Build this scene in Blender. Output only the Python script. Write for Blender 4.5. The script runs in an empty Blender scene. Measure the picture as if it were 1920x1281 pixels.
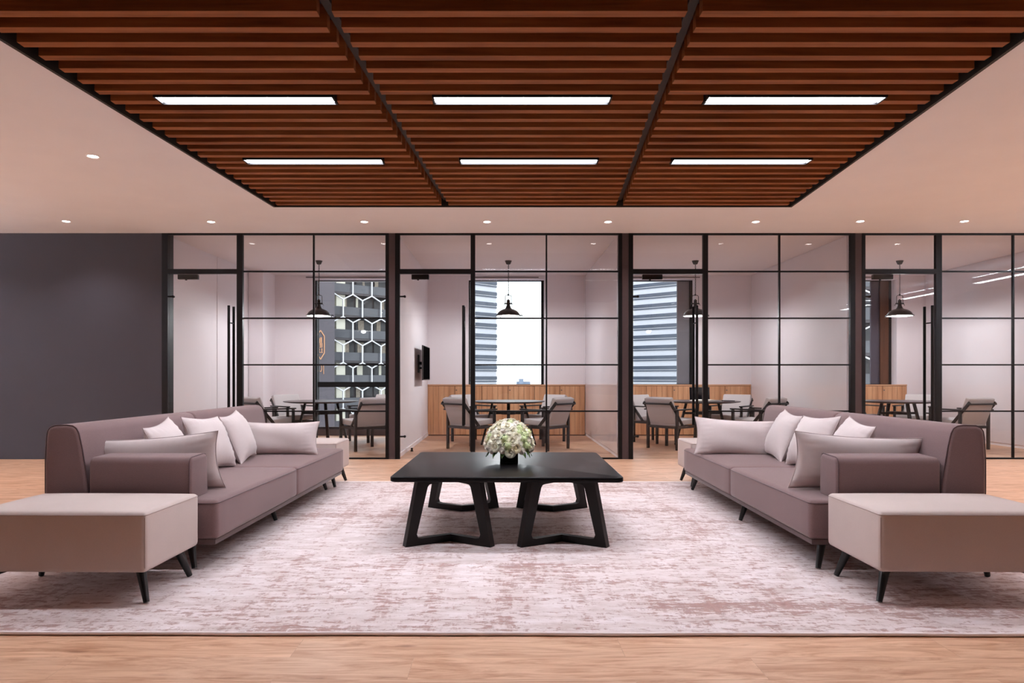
import bpy, bmesh, math, random
from mathutils import Vector, Matrix
PI = math.pi
S = bpy.context.scene
COL = S.collection
random.seed(7)

# ------------------------------------------------------------------ camera constants (used to place things)
CAM_H = 1.10
ROOM_H = 3.052
YW = 9.235          # glazed wall
YB = 13.0           # back wall of the meeting rooms

def lin(c):
    c = c / 255.0
    return c / 12.92 if c <= 0.04045 else ((c + 0.055) / 1.055) ** 2.4
def rgb(r, g, b): return (lin(r), lin(g), lin(b), 1.0)

# ------------------------------------------------------------------ materials
def new_mat(name):
    m = bpy.data.materials.new(name); m.use_nodes = True
    nt = m.node_tree; b = nt.nodes['Principled BSDF']
    return m, nt, b
def N(nt, kind, **kw):
    n = nt.nodes.new(kind)
    for k, v in kw.items():
        if k in n.inputs.keys() if hasattr(n.inputs, 'keys') else False: n.inputs[k].default_value = v
        else: setattr(n, k, v)
    return n
def L(nt, a, b): nt.links.new(a, b)
def ramp(nt, fac, stops, interp='LINEAR'):
    r = nt.nodes.new('ShaderNodeValToRGB'); r.color_ramp.interpolation = interp
    cr = r.color_ramp
    while len(cr.elements) < len(stops): cr.elements.new(0.5)
    for e, (p, c) in zip(cr.elements, stops):
        e.position = p; e.color = c if len(c) == 4 else (*c, 1)
    L(nt, fac, r.inputs[0]); return r.outputs[0]
def g(v): return (v, v, v, 1)
def math_n(nt, op, a, b=None, clamp=False):
    n = nt.nodes.new('ShaderNodeMath'); n.operation = op; n.use_clamp = clamp
    for i, x in enumerate((a, b)):
        if x is None: continue
        if isinstance(x, (int, float)): n.inputs[i].default_value = x
        else: L(nt, x, n.inputs[i])
    return n.outputs[0]
def mixc(nt, fac, a, b, mode='MIX'):
    n = nt.nodes.new('ShaderNodeMix'); n.data_type = 'RGBA'; n.blend_type = mode
    for sock, x in ((n.inputs[0], fac), (n.inputs[6], a), (n.inputs[7], b)):
        if isinstance(x, (int, float, tuple)): sock.default_value = x
        else: L(nt, x, sock)
    return n.outputs[2]
def noise(nt, vec, scale=5, detail=3, rough=0.5, dist=0.0):
    n = nt.nodes.new('ShaderNodeTexNoise'); n.inputs['Scale'].default_value = scale
    n.inputs['Detail'].default_value = detail; n.inputs['Roughness'].default_value = rough
    n.inputs['Distortion'].default_value = dist
    L(nt, vec, n.inputs['Vector']); return n.outputs[0]
def mapping(nt, scale=(1, 1, 1), loc=(0, 0, 0), rot=(0, 0, 0), coord='Object'):
    t = nt.nodes.new('ShaderNodeTexCoord'); m = nt.nodes.new('ShaderNodeMapping')
    m.inputs['Scale'].default_value = scale; m.inputs['Location'].default_value = loc; m.inputs['Rotation'].default_value = rot
    L(nt, t.outputs[coord], m.inputs[0]); return m.outputs[0]
def bump(nt, b, h, strength=0.2, dist=0.01):
    n = nt.nodes.new('ShaderNodeBump'); n.inputs['Strength'].default_value = strength; n.inputs['Distance'].default_value = dist
    L(nt, h, n.inputs['Height']); L(nt, n.outputs[0], b.inputs['Normal'])

def plain(name, c, rough=0.5, metal=0.0, spec=0.5, var=0.04, scale=30, sheen=0, coat=0, bmp=0.0):
    m, nt, b = new_mat(name)
    v = mapping(nt)
    n = noise(nt, v, scale, 3)
    lo = tuple(x * (1 - var) for x in c[:3]) + (1,); hi = tuple(min(1, x * (1 + var)) for x in c[:3]) + (1,)
    L(nt, ramp(nt, n, [(0.3, lo), (0.7, hi)]), b.inputs['Base Color'])
    b.inputs['Roughness'].default_value = rough; b.inputs['Metallic'].default_value = metal
    b.inputs['Specular IOR Level'].default_value = spec
    b.inputs['Sheen Weight'].default_value = sheen; b.inputs['Coat Weight'].default_value = coat
    if bmp: bump(nt, b, n, bmp, 0.005)
    return m
def fabric(name, c, var=0.18, weave=420, sheen=0.25, bmp=0.25, mott=3.0):
    m, nt, b = new_mat(name)
    v = mapping(nt)
    n1 = noise(nt, mapping(nt, (1, 1, 2.2)), weave, 2, 0.7)
    n2 = noise(nt, mapping(nt, (2.2, 2.2, 0.6)), weave * 0.7, 2, 0.7)
    w = math_n(nt, 'MULTIPLY', n1, n2)
    lo = tuple(x * (1 - var) for x in c[:3]) + (1,); hi = tuple(min(1, x * (1 + var)) for x in c[:3]) + (1,)
    c1 = ramp(nt, w, [(0.12, lo), (0.40, hi)])
    n3 = noise(nt, v, mott, 4, 0.6)
    c2 = mixc(nt, 1.0, c1, ramp(nt, n3, [(0.3, g(0.93)), (0.7, g(1.0))]), 'MULTIPLY')
    L(nt, c2, b.inputs['Base Color'])
    b.inputs['Roughness'].default_value = 0.85; b.inputs['Sheen Weight'].default_value = sheen
    b.inputs['Sheen Roughness'].default_value = 0.4
    b.inputs['Specular IOR Level'].default_value = 0.25
    bump(nt, b, w, bmp, 0.002)
    return m
def wood(name, dark, mid, light, axis='X', scale=1.0, rough=0.45, coat=0.0, spec=0.5):
    m, nt, b = new_mat(name)
    st = {'X': (1.2, 22, 22), 'Y': (22, 1.2, 22), 'Z': (22, 22, 1.2)}[axis]
    v = mapping(nt, tuple(s * scale for s in st))
    n = noise(nt, v, 1.0, 5, 0.6, 0.4)
    n2 = noise(nt, mapping(nt, tuple(s * scale * 4 for s in st)), 1.0, 3, 0.6)
    f = math_n(nt, 'ADD', math_n(nt, 'MULTIPLY', n, 0.75), math_n(nt, 'MULTIPLY', n2, 0.25))
    L(nt, ramp(nt, f, [(0.32, dark), (0.5, mid), (0.68, light)]), b.inputs['Base Color'])
    b.inputs['Roughness'].default_value = rough; b.inputs['Coat Weight'].default_value = coat
    b.inputs['Specular IOR Level'].default_value = spec
    return m
def emit(name, c, s):
    m = bpy.data.materials.new(name); m.use_nodes = True; nt = m.node_tree; nt.nodes.clear()
    e = nt.nodes.new('ShaderNodeEmission'); e.inputs[0].default_value = c; e.inputs[1].default_value = s
    o = nt.nodes.new('ShaderNodeOutputMaterial'); L(nt, e.outputs[0], o.inputs[0]); return m
def glass_mat(name, tint=(0.97, 0.985, 0.98, 1), base=0.02, rough=0.0):
    # thin architectural glass: clear transmission with angle-dependent mirror reflection
    m = bpy.data.materials.new(name); m.use_nodes = True; nt = m.node_tree; nt.nodes.clear()
    geo = nt.nodes.new('ShaderNodeNewGeometry')
    d = nt.nodes.new('ShaderNodeVectorMath'); d.operation = 'DOT_PRODUCT'
    L(nt, geo.outputs['Normal'], d.inputs[0]); L(nt, geo.outputs['Incoming'], d.inputs[1])
    a = math_n(nt, 'ABSOLUTE', d.outputs['Value'])
    p = math_n(nt, 'POWER', math_n(nt, 'SUBTRACT', 1.0, a), 5.0)
    f = math_n(nt, 'ADD', math_n(nt, 'MULTIPLY', p, 1 - base), base)
    t = nt.nodes.new('ShaderNodeBsdfTransparent'); t.inputs[0].default_value = tint
    gl = nt.nodes.new('ShaderNodeBsdfGlossy'); gl.inputs['Roughness'].default_value = rough
    mx = nt.nodes.new('ShaderNodeMixShader'); L(nt, f, mx.inputs[0]); L(nt, t.outputs[0], mx.inputs[1]); L(nt, gl.outputs[0], mx.inputs[2])
    o = nt.nodes.new('ShaderNodeOutputMaterial'); L(nt, mx.outputs[0], o.inputs[0]); return m

def mat_floor():
    m, nt, b = new_mat('oak_plank_floor')
    v = mapping(nt, (1, 1, 1), (0.35, 0.06, 0))
    br = nt.nodes.new('ShaderNodeTexBrick')
    br.offset = 0.37; br.offset_frequency = 2; br.squash = 1.0
    br.inputs['Color1'].default_value = g(0.25); br.inputs['Color2'].default_value = g(0.75); br.inputs['Mortar'].default_value = g(0.0)
    br.inputs['Scale'].default_value = 1.0; br.inputs['Mortar Size'].default_value = 0.0011
    br.inputs['Brick Width'].default_value = 1.32; br.inputs['Row Height'].default_value = 0.196; br.inputs['Bias'].default_value = 0.0
    L(nt, v, br.inputs['Vector'])
    # plank-wise shift of the grain
    sh = nt.nodes.new('ShaderNodeVectorMath'); sh.operation = 'MULTIPLY_ADD'
    L(nt, br.outputs['Color'], sh.inputs[0]); sh.inputs[1].default_value = (7.3, 3.1, 0)
    L(nt, v, sh.inputs[2])
    mp = nt.nodes.new('ShaderNodeMapping'); mp.inputs['Scale'].default_value = (1.6, 11, 1); L(nt, sh.outputs[0], mp.inputs[0])
    n = noise(nt, mp.outputs[0], 1.3, 7, 0.66, 1.6)
    mp2 = nt.nodes.new('ShaderNodeMapping'); mp2.inputs['Scale'].default_value = (3, 70, 1); L(nt, sh.outputs[0], mp2.inputs[0])
    n2 = noise(nt, mp2.outputs[0], 1.0, 3, 0.6)
    f = math_n(nt, 'ADD', math_n(nt, 'MULTIPLY', n, 0.8), math_n(nt, 'MULTIPLY', n2, 0.2))
    c = ramp(nt, f, [(0.30, rgb(150, 100, 70)), (0.43, rgb(188, 140, 108)), (0.54, rgb(210, 166, 136)), (0.70, rgb(226, 186, 156))])
    tone = ramp(nt, br.outputs['Color'], [(0.0, g(0.80)), (0.24, g(0.93)), (0.76, g(1.04))])
    c = mixc(nt, 1.0, c, tone, 'MULTIPLY')
    # small knots
    mk = nt.nodes.new('ShaderNodeMapping'); mk.inputs['Scale'].default_value = (1.9, 5.5, 1); L(nt, sh.outputs[0], mk.inputs[0])
    vo = nt.nodes.new('ShaderNodeTexVoronoi'); vo.inputs['Scale'].default_value = 1.0; L(nt, mk.outputs[0], vo.inputs['Vector'])
    k = ramp(nt, vo.outputs['Distance'], [(0.02, g(1)), (0.10, g(0))])
    c = mixc(nt, math_n(nt, 'MULTIPLY', k, 0.55), c, rgb(120, 70, 48))
    L(nt, c, b.inputs['Base Color'])
    b.inputs['Roughness'].default_value = 0.42
    b.inputs['Specular IOR Level'].default_value = 0.4
    bump(nt, b, f, 0.06, 0.002)
    return m

def mat_rug():
    m, nt, b = new_mat('distressed_rug_pile')
    fine = noise(nt, mapping(nt, (7, 24, 1)), 1.5, 7, 0.74, 0.6)     # horizontal wefts
    fine2 = noise(nt, mapping(nt, (26, 8, 1)), 1.5, 6, 0.72, 0.6)     # warps
    cols = noise(nt, mapping(nt, (4.2, 0.35, 1), (3, 0, 0)), 1.0, 3, 0.6)
    rows = noise(nt, mapping(nt, (0.35, 5.0, 1), (0, 5, 0)), 1.0, 3, 0.6)
    patch = noise(nt, mapping(nt, (1.1, 1.5, 1)), 1.0, 3, 0.6)
    colm = ramp(nt, cols, [(0.53, g(0)), (0.62, g(1))])
    rowm = ramp(nt, rows, [(0.53, g(0)), (0.62, g(1))])
    a = math_n(nt, 'ADD', fine, math_n(nt, 'MULTIPLY', colm, 0.06))
    a = math_n(nt, 'ADD', a, math_n(nt, 'MULTIPLY', rowm, 0.085))
    a = math_n(nt, 'ADD', a, math_n(nt, 'MULTIPLY', math_n(nt, 'SUBTRACT', patch, 0.5), 0.30))
    a = math_n(nt, 'ADD', a, math_n(nt, 'MULTIPLY', math_n(nt, 'SUBTRACT', fine2, 0.5), 0.46))
    mask = ramp(nt, a, [(0.545, g(0)), (0.585, g(0.75)), (0.66, g(1))])
    light = ramp(nt, noise(nt, mapping(nt, (3, 9, 1), (9, 2, 0)), 1.5, 5, 0.65), [(0.3, rgb(206, 184, 178)), (0.5, rgb(226, 208, 205)), (0.7, rgb(240, 226, 226))])
    dark = ramp(nt, fine2, [(0.3, rgb(150, 108, 98)), (0.7, rgb(186, 144, 134))])
    c = mixc(nt, math_n(nt, 'MULTIPLY', mask, 0.85), light, dark)
    L(nt, c, b.inputs['Base Color'])
    b.inputs['Roughness'].default_value = 0.9; b.inputs['Specular IOR Level'].default_value = 0.15
    b.inputs['Sheen Weight'].default_value = 0.15
    h = math_n(nt, 'ADD', noise(nt, mapping(nt), 350, 2, 0.7), math_n(nt, 'MULTIPLY', mask, -0.8))
    bump(nt, b, h, 0.5, 0.004)
    return m

LED_E = 46.0; SPOT_E = 62.0; PEND_E = 70.0; SKY_E = 2.2; EXPO = 0.38
M = {}
M['floor'] = mat_floor()
M['rug'] = mat_rug()
M['binding'] = plain('rug_binding_cloth', rgb(246, 234, 234), 0.8)
M['ceiling'] = plain('ceiling_paint', rgb(244, 248, 254), 0.9, var=0.015, scale=2)
M['roomceil'] = plain('room_ceiling_paint', rgb(236, 226, 226), 0.9, var=0.01, scale=2)
M['white'] = plain('white_wall_paint', rgb(238, 230, 234), 0.8, var=0.01, scale=2)
M['gloss_white'] = plain('white_back_painted_glass', rgb(222, 214, 218), 0.06, var=0.01, scale=2, spec=0.7)
M['char'] = plain('charcoal_wall_paint', rgb(64, 62, 68), 0.85, var=0.02, scale=3)
M['hallwall'] = plain('pale_hall_paint', rgb(225, 214, 210), 0.85, var=0.02, scale=3)
M['black'] = plain('black_powder_coat', rgb(10, 7, 8), 0.45, spec=0.25, var=0.1)
M['pillar'] = plain('taupe_metal_cladding', rgb(74, 60, 60), 0.5, var=0.03, spec=0.3)
M['slat'] = wood('walnut_slat', rgb(106, 58, 28), rgb(144, 86, 47), rgb(166, 104, 62), 'X', 0.6, 0.6, spec=0.2)
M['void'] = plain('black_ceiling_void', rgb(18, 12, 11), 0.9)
M['trim'] = plain('black_ceiling_trim', rgb(24, 22, 17), 0.6)
M['carrier'] = wood('dark_carrier_timber', rgb(22, 13, 10), rgb(32, 19, 14), rgb(42, 26, 19), 'Y', 0.6, 0.6)
M['sofa'] = fabric('mauve_brown_upholstery', rgb(127, 102, 101))
M['sofa_seam'] = fabric('mauve_brown_piping', rgb(98, 76, 78))
M['ottoman'] = fabric('stone_beige_upholstery', rgb(196, 178, 171), 0.05, 500, 0.2, 0.12)
M['ottoman_seam'] = fabric('stone_beige_piping', rgb(172, 152, 145), 0.05)
M['pillow'] = fabric('pale_grey_satin', rgb(205, 190, 187), 0.05, 600, 0.4, 0.08)
M['pillow_seam'] = fabric('pale_grey_cord', rgb(182, 165, 162), 0.05)
M['leg'] = plain('black_metal_leg', rgb(13, 11, 11), 0.35)
M['plinth'] = fabric('dark_base_cloth', rgb(96, 78, 76))
M['tblack'] = wood('ebonised_wood', rgb(12, 10, 11), rgb(17, 14, 15), rgb(23, 19, 21), 'X', 0.8, 0.33, 0.0, 0.14)
M['tleg'] = wood('ebonised_leg_wood', rgb(9, 6, 6), rgb(12, 9, 8), rgb(18, 12, 11), 'Z', 0.8, 0.4, 0, 0.3)
M['vase'] = plain('black_glass', rgb(8, 8, 10), 0.05, coat=1.0)
M['oak'] = wood('oak_veneer', rgb(176, 124, 88), rgb(205, 152, 112), rgb(222, 174, 134), 'Z', 0.5, 0.5)
M['oaktop'] = wood('oak_counter', rgb(184, 132, 98), rgb(208, 158, 120), rgb(222, 176, 140), 'X', 0.5, 0.5)
M['groove'] = plain('cabinet_shadow_gap', rgb(84, 52, 34), 0.8)
M['lock'] = plain('steel_lock', rgb(120, 116, 112), 0.3, metal=0.9)
M['cwood'] = wood('black_stained_ash', rgb(26, 21, 20), rgb(36, 29, 27), rgb(48, 39, 36), 'Z', 1.0, 0.45)
M['cseat'] = fabric('light_grey_chair_fabric', rgb(196, 188, 188), 0.05, 500, 0.2, 0.1)
M['ttop'] = wood('dark_round_tabletop', rgb(44, 33, 34), rgb(56, 43, 44), rgb(66, 52, 52), 'X', 0.6, 0.34)
M['pend'] = plain('bronze_black_enamel', rgb(34, 29, 27), 0.3, coat=0.3)
M['pend_in'] = plain('white_enamel_inside', rgb(240, 235, 228), 0.4)
M['bulb'] = emit('frosted_bulb_glow', (1, 0.9, 0.8, 1), 9.0)
M['led'] = emit('linear_light_diffuser', (0.93, 0.965, 1.06, 1), LED_E)
M['uplight'] = emit('upper_diffuser_glow', (0.87, 0.96, 1.1, 1), 230.0)  # added upward glow that brightens the ceiling
M['down'] = emit('downlight_lens_glow', (1.0, 0.95, 0.93, 1), 22.0)
M['dtrim'] = plain('white_downlight_trim', rgb(235, 225, 220), 0.4)
M['glass'] = glass_mat('clear_partition_glass')
M['winglass'] = glass_mat('window_glass', (0.95, 0.97, 0.98, 1), 0.02)
M['screen'] = plain('black_screen_glass', rgb(8, 7, 8), 0.6, spec=0.0)
M['tvbody'] = plain('dark_grey_plastic', rgb(70, 66, 68), 0.4)
M['laptop'] = plain('dark_laptop_shell', rgb(38, 36, 42), 0.35)
M['paper'] = plain('white_book_paper', rgb(240, 236, 228), 0.8)
M['cover'] = plain('dark_book_cover', rgb(40, 36, 38), 0.6)
M['petal_w'] = plain('ivory_petal', rgb(255, 249, 228), 0.6, var=0.02, scale=60, sheen=0.2)
M['petal_c'] = plain('cream_petal', rgb(248, 234, 200), 0.6, var=0.08, scale=60)
M['petal_p'] = plain('blush_white_petal', rgb(255, 242, 228), 0.65, var=0.06, scale=90)
M['petal_g'] = plain('pale_green_petal', rgb(226, 236, 180), 0.6, var=0.12, scale=60)
M['leaf'] = plain('dark_green_leaf', rgb(84, 112, 54), 0.5, var=0.2, scale=40)
M['stem'] = plain('flower_foam_green', rgb(60, 76, 38), 0.8)
# outside
M['lattice'] = plain('white_steel_lattice', rgb(235, 232, 235), 0.5)
M['apt'] = plain('apartment_grey_render', rgb(80, 74, 76), 0.8, var=0.1, scale=0.5)
M['slab'] = plain('apartment_slab_edge', rgb(84, 78, 80), 0.8, var=0.1, scale=0.5)
M['aptwin'] = plain('apartment_dark_window', rgb(44, 42, 48), 0.2, var=0.3, scale=0.8)
M['curtain'] = plain('window_curtain', rgb(178, 164, 150), 0.8, var=0.2, scale=3)
M['balc'] = plain('grey_balcony_glass', rgb(88, 87, 92), 0.2, var=0.1, scale=0.7)
M['sunlit'] = plain('cream_blind_and_sun_tint', rgb(250, 244, 226), 0.8, var=0.02)  # blind cream, also used to paint sunlight on facade strip and tower
M['pylon'] = plain('grey_mauve_metal_cladding', rgb(92, 84, 90), 0.5, var=0.06, scale=0.6)
M['copper'] = plain('copper_sign_metal', rgb(214, 156, 118), 0.5, var=0.05)
M['tower_w'] = plain('white_tower_panel', rgb(214, 212, 218), 0.5, var=0.03, scale=0.1)
M['tower_b'] = plain('blue_grey_tower_glass', rgb(80, 86, 100), 0.2, var=0.2, scale=0.15)
M['tower_b2'] = plain('dark_tower_glass', rgb(70, 78, 94), 0.2, var=0.2, scale=0.15)
M['slate'] = plain('grey_spandrel_glass', rgb(150, 142, 146), 0.2, var=0.05, scale=2)
M['plumpanel'] = plain('plum_grey_blind', rgb(84, 70, 82), 0.5)
M['brownstrip'] = wood('brown_blind_timber', rgb(70, 42, 28), rgb(92, 56, 36), rgb(104, 66, 44), 'Z', 0.5)
M['street'] = plain('asphalt_ground', rgb(120, 120, 124), 0.9, var=0.1, scale=0.1)
M['far'] = plain('distant_grey_block', rgb(150, 160, 178), 0.9)

# ------------------------------------------------------------------ mesh builder
class MB:
    def __init__(self): self.bm = bmesh.new(); self.mats = []
    def _add(self, t, mtx=None, mat=0, smooth=False):
        if mtx is not None: bmesh.ops.transform(t, matrix=mtx, verts=t.verts)
        for f in t.faces: f.material_index = mat; f.smooth = smooth
        me = bpy.data.meshes.new('tmp'); t.to_mesh(me); t.free()
        self.bm.from_mesh(me); bpy.data.meshes.remove(me)
    def box(self, c, s, bev=0.0, seg=2, rot=None, mat=0):
        t = bmesh.new(); bmesh.ops.create_cube(t, size=1)
        bmesh.ops.scale(t, vec=s, verts=t.verts)
        if bev > 0:
            bmesh.ops.bevel(t, geom=list(t.edges), offset=min(bev, min(s) * 0.49), segments=seg, profile=0.5, affect='EDGES')
        mtx = Matrix.Translation(c)
        if rot is not None: mtx = mtx @ rot
        self._add(t, mtx, mat, bev > 0); return self
    def span(self, x0, x1, y0, y1, z0, z1, bev=0.0, seg=2, mat=0):
        return self.box(((x0 + x1) / 2, (y0 + y1) / 2, (z0 + z1) / 2), (abs(x1 - x0), abs(y1 - y0), abs(z1 - z0)), bev, seg, None, mat)
    def bar(self, a, b, w, h=None, bev=0.0, mat=0):
        """rectangular bar from a to b"""
        a, b = Vector(a), Vector(b); d = b - a; h = h or w
        q = d.to_track_quat('Z', 'X') if abs(d.normalized().z) > 0.999 else None
        z = d.normalized()
        up = Vector((0, 0, 1)) if abs(z.z) < 0.99 else Vector((0, 1, 0))
        x = up.cross(z).normalized(); y = z.cross(x)
        R = Matrix((x, y, z)).transposed().to_4x4()
        return self.box((a + b) / 2, (w, h, d.length), bev, 2, R, mat)
    def cyl(self, a, b, r1, r2=None, n=16, mat=0, caps=True):
        a, b = Vector(a), Vector(b); d = b - a; r2 = r1 if r2 is None else r2
        t = bmesh.new(); bmesh.ops.create_cone(t, cap_ends=caps, segments=n, radius1=r1, radius2=r2, depth=d.length)
        q = Vector((0, 0, 1)).rotation_difference(d.normalized())
        self._add(t, Matrix.Translation((a + b) / 2) @ q.to_matrix().to_4x4(), mat, True); return self
    def sphere(self, c, r, n=12, mat=0, sc=(1, 1, 1)):
        t = bmesh.new(); bmesh.ops.create_uvsphere(t, u_segments=n, v_segments=max(6, n // 2 + 2), radius=r)
        self._add(t, Matrix.Translation(c) @ Matrix.Diagonal((*sc, 1)), mat, True); return self
    def lathe(self, prof, c=(0, 0, 0), n=32, mat=0):
        t = bmesh.new(); rings = []
        for r, z in prof:
            rings.append([t.verts.new((r * math.cos(2 * PI * i / n), r * math.sin(2 * PI * i / n), z)) for i in range(n)] if r > 1e-6 else [t.verts.new((0, 0, z))])
        for a, b in zip(rings, rings[1:]):
            for i in range(n):
                j = (i + 1) % n
                if len(a) == 1 and len(b) == 1: continue
                if len(a) == 1: t.faces.new((a[0], b[j], b[i]))
                elif len(b) == 1: t.faces.new((a[i], a[j], b[0]))
                else: t.faces.new((a[i], a[j], b[j], b[i]))
        self._add(t, Matrix.Translation(c), mat, True); return self
    def tube(self, pts, r, n=8, closed=False, mat=0):
        t = bmesh.new(); pts = [Vector(p) for p in pts]; rings = []; m = len(pts)
        prev = None
        for k, p in enumerate(pts):
            if closed: d = (pts[(k + 1) % m] - pts[k - 1]).normalized()
            else: d = (pts[min(k + 1, m - 1)] - pts[max(k - 1, 0)]).normalized()
            if prev is None:
                up = Vector((0, 0, 1)) if abs(d.z) < 0.9 else Vector((1, 0, 0)); x = up.cross(d).normalized()
            else: x = (prev - d * prev.dot(d)).normalized()
            prev = x; y = d.cross(x)
            rings.append([t.verts.new(p + (x * math.cos(2 * PI * i / n) + y * math.sin(2 * PI * i / n)) * r) for i in range(n)])
        pairs = list(zip(rings, rings[1:])) + ([(rings[-1], rings[0])] if closed else [])
        for a, b in pairs:
            for i in range(n): t.faces.new((a[i], a[(i + 1) % n], b[(i + 1) % n], b[i]))
        if not closed:
            t.faces.new(rings[0][::-1]); t.faces.new(rings[-1])
        self._add(t, None, mat, True); return self
    def prism(self, poly, h, mtx=None, bev=0.0, seg=2, mat=0):
        """polygon in local XY extruded +Z by h"""
        t = bmesh.new(); vs = [t.verts.new((x, y, 0)) for x, y in poly]; f = t.faces.new(vs)
        if f.normal.z < 0: f.normal_flip()
        bmesh.ops.recalc_face_normals(t, faces=t.faces)
        r = bmesh.ops.extrude_face_region(t, geom=[f])
        bmesh.ops.translate(t, vec=(0, 0, h), verts=[v for v in r['geom'] if isinstance(v, bmesh.types.BMVert)])
        bmesh.ops.recalc_face_normals(t, faces=t.faces)
        if bev > 0:
            es = [e for e in t.edges if len(e.link_faces) == 2 and e.calc_face_angle() > math.radians(40)]
            bmesh.ops.bevel(t, geom=es, offset=bev, segments=seg, profile=0.5, affect='EDGES')
        self._add(t, mtx, mat, bev > 0); return self
    def quad(self, pts, mat=0):
        f = self.bm.faces.new([self.bm.verts.new(p) for p in pts]); f.material_index = mat; return self
    def obj(self, name, mats, parent=None, sharp=40, loc=None):
        bmesh.ops.recalc_face_normals(self.bm, faces=self.bm.faces) if getattr(self, 'fix', False) else None
        me = bpy.data.meshes.new(name); self.bm.to_mesh(me); self.bm.free()
        for m in (mats if isinstance(mats, (list, tuple)) else [mats]): me.materials.append(m)
        try: me.set_sharp_from_angle(angle=math.radians(sharp))
        except Exception: pass
        o = bpy.data.objects.new(name, me); COL.objects.link(o)
        if parent is not None: o.parent = parent
        if loc is not None: o.location = loc
        return o

def thing(name, label, cat, loc=(0, 0, 0), rz=0.0, group=None):
    o = bpy.data.objects.new(name, None); COL.objects.link(o); o.empty_display_size = 0.1
    o.location = loc; o.rotation_euler = (0, 0, rz); o['label'] = label; o['category'] = cat
    if group: o['group'] = group
    return o
def tag(o, label, cat, group=None, kind=None):
    o['label'] = label; o['category'] = cat
    if group: o['group'] = group
    if kind: o['kind'] = kind
    return o
def struct(o, label=None, cat=None):
    o['kind'] = 'structure'
    if label: o['label'] = label
    if cat: o['category'] = cat
    return o
def copy_tree(o, parent=None):
    c = o.copy(); COL.objects.link(c); c.parent = parent
    for ch in list(o.children): copy_tree(ch, c)
    return c
def copy_thing(src, label, loc, rz=0.0):
    r = copy_tree(src); r['label'] = label; r.location = loc; r.rotation_euler = (0, 0, rz); return r
def lamp(name, kind, loc, energy, color, parent=None, rot=(0, 0, 0), **kw):
    d = bpy.data.lights.new(name, kind); d.energy = energy; d.color = color
    for k, v in kw.items(): setattr(d, k, v)
    o = bpy.data.objects.new(name, d); COL.objects.link(o); o.location = loc; o.rotation_euler = rot
    if parent is not None: o.parent = parent
    return o

# ================================================================== SETTING
XL, XR, YR = -9.0, 10.5, -2.6            # hall extents
struct(MB().span(XL, XR, YR, YB + 0.9, -0.15, 0.0).obj('floor', M['floor']), 'warm oak plank floor running through hall and meeting rooms', 'floor')

SH = 0.0734                              # the slatted panel's sides run slightly askew to the room
PY1, PY0 = 7.77, 0.9                     # panel back / front
def px_at(x_back, y): return x_back - (PY1 - y) * SH
PXL, PXR = -2.61, 3.285
mb = MB()
Z = ROOM_H; T = 0.5
def slab(poly):
    vs = [(x, y) for x, y in poly]
    mb.prism(vs, T, Matrix.Translation((0, 0, Z)))
slab([(XL, PY1), (XR, PY1), (XR, YW + 0.02), (XL, YW + 0.02)])
slab([(XL, PY0), (px_at(PXL, PY0), PY0), (PXL, PY1), (XL, PY1)])
slab([(px_at(PXR, PY0), PY0), (XR, PY0), (XR, PY1), (PXR, PY1)])
slab([(XL, YR), (XR, YR), (XR, PY0), (XL, PY0)])
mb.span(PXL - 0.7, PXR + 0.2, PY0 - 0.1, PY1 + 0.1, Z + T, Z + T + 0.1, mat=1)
struct(mb.obj('ceiling', [M['ceiling'], M['void']]), 'pale plaster hall ceiling around the slatted timber panel', 'ceiling')
struct(MB().span(XL, XR, YW + 0.02, YB + 0.9, Z, Z + 0.2).obj('ceiling', M['roomceil']), 'white ceiling over the meeting rooms', 'ceiling')

# hall walls
struct(MB().span(XL, -4.60, YW - 0.02, YW + 0.14, 0, Z).obj('wall_back', M['char']), 'plain charcoal painted wall beside the glazed rooms', 'wall')
struct(MB().span(XL - 0.15, XL, YR, YW, 0, Z).obj('wall_left', M['hallwall']))
struct(MB().span(XR, XR + 0.15, YR, YB + 0.9, 0, Z).obj('wall_right', M['hallwall']))
struct(MB().span(XL, XR, YR - 0.15, YR, 0, Z).obj('wall_rear', M['char']))

# partitions between meeting rooms : (x0, x1)
for nm, x0, x1 in (('wall_partition', -1.565, -1.43), ('wall_partition', 1.575, 1.715), ('wall_partition', 4.725, 4.865), ('wall_partition', 8.05, 8.19)):
    struct(MB().span(x0, x1, YW + 0.10, YB + 0.05, 0, Z).obj(nm, M['white']))
    # glossy back-painted glass lining on the side that faces left
    struct(MB().span(x0 - 0.012, x0 - 0.001, YW + 0.12, YB - 0.03, 0.05, Z - 0.005).obj('wall_lining', M['gloss_white']))
struct(MB().span(-4.76, -4.61, YW + 0.14, YB + 0.6, 0, Z).obj('wall_partition', M['white']))
struct(MB().span(-4.60, -4.34, 12.35, YB + 0.3, 0, Z).obj('wall_pier', M['white']))
for i, (x0, x1) in enumerate(((-4.60, -4.34),)): pass
# skirtings of rooms (thin white)
for x0 in (-1.43, 1.715, 4.865):
    struct(MB().span(x0, x0 + 0.012, YW + 0.12, YB, 0, 0.06).obj('baseboard_side', M['white']))

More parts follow.
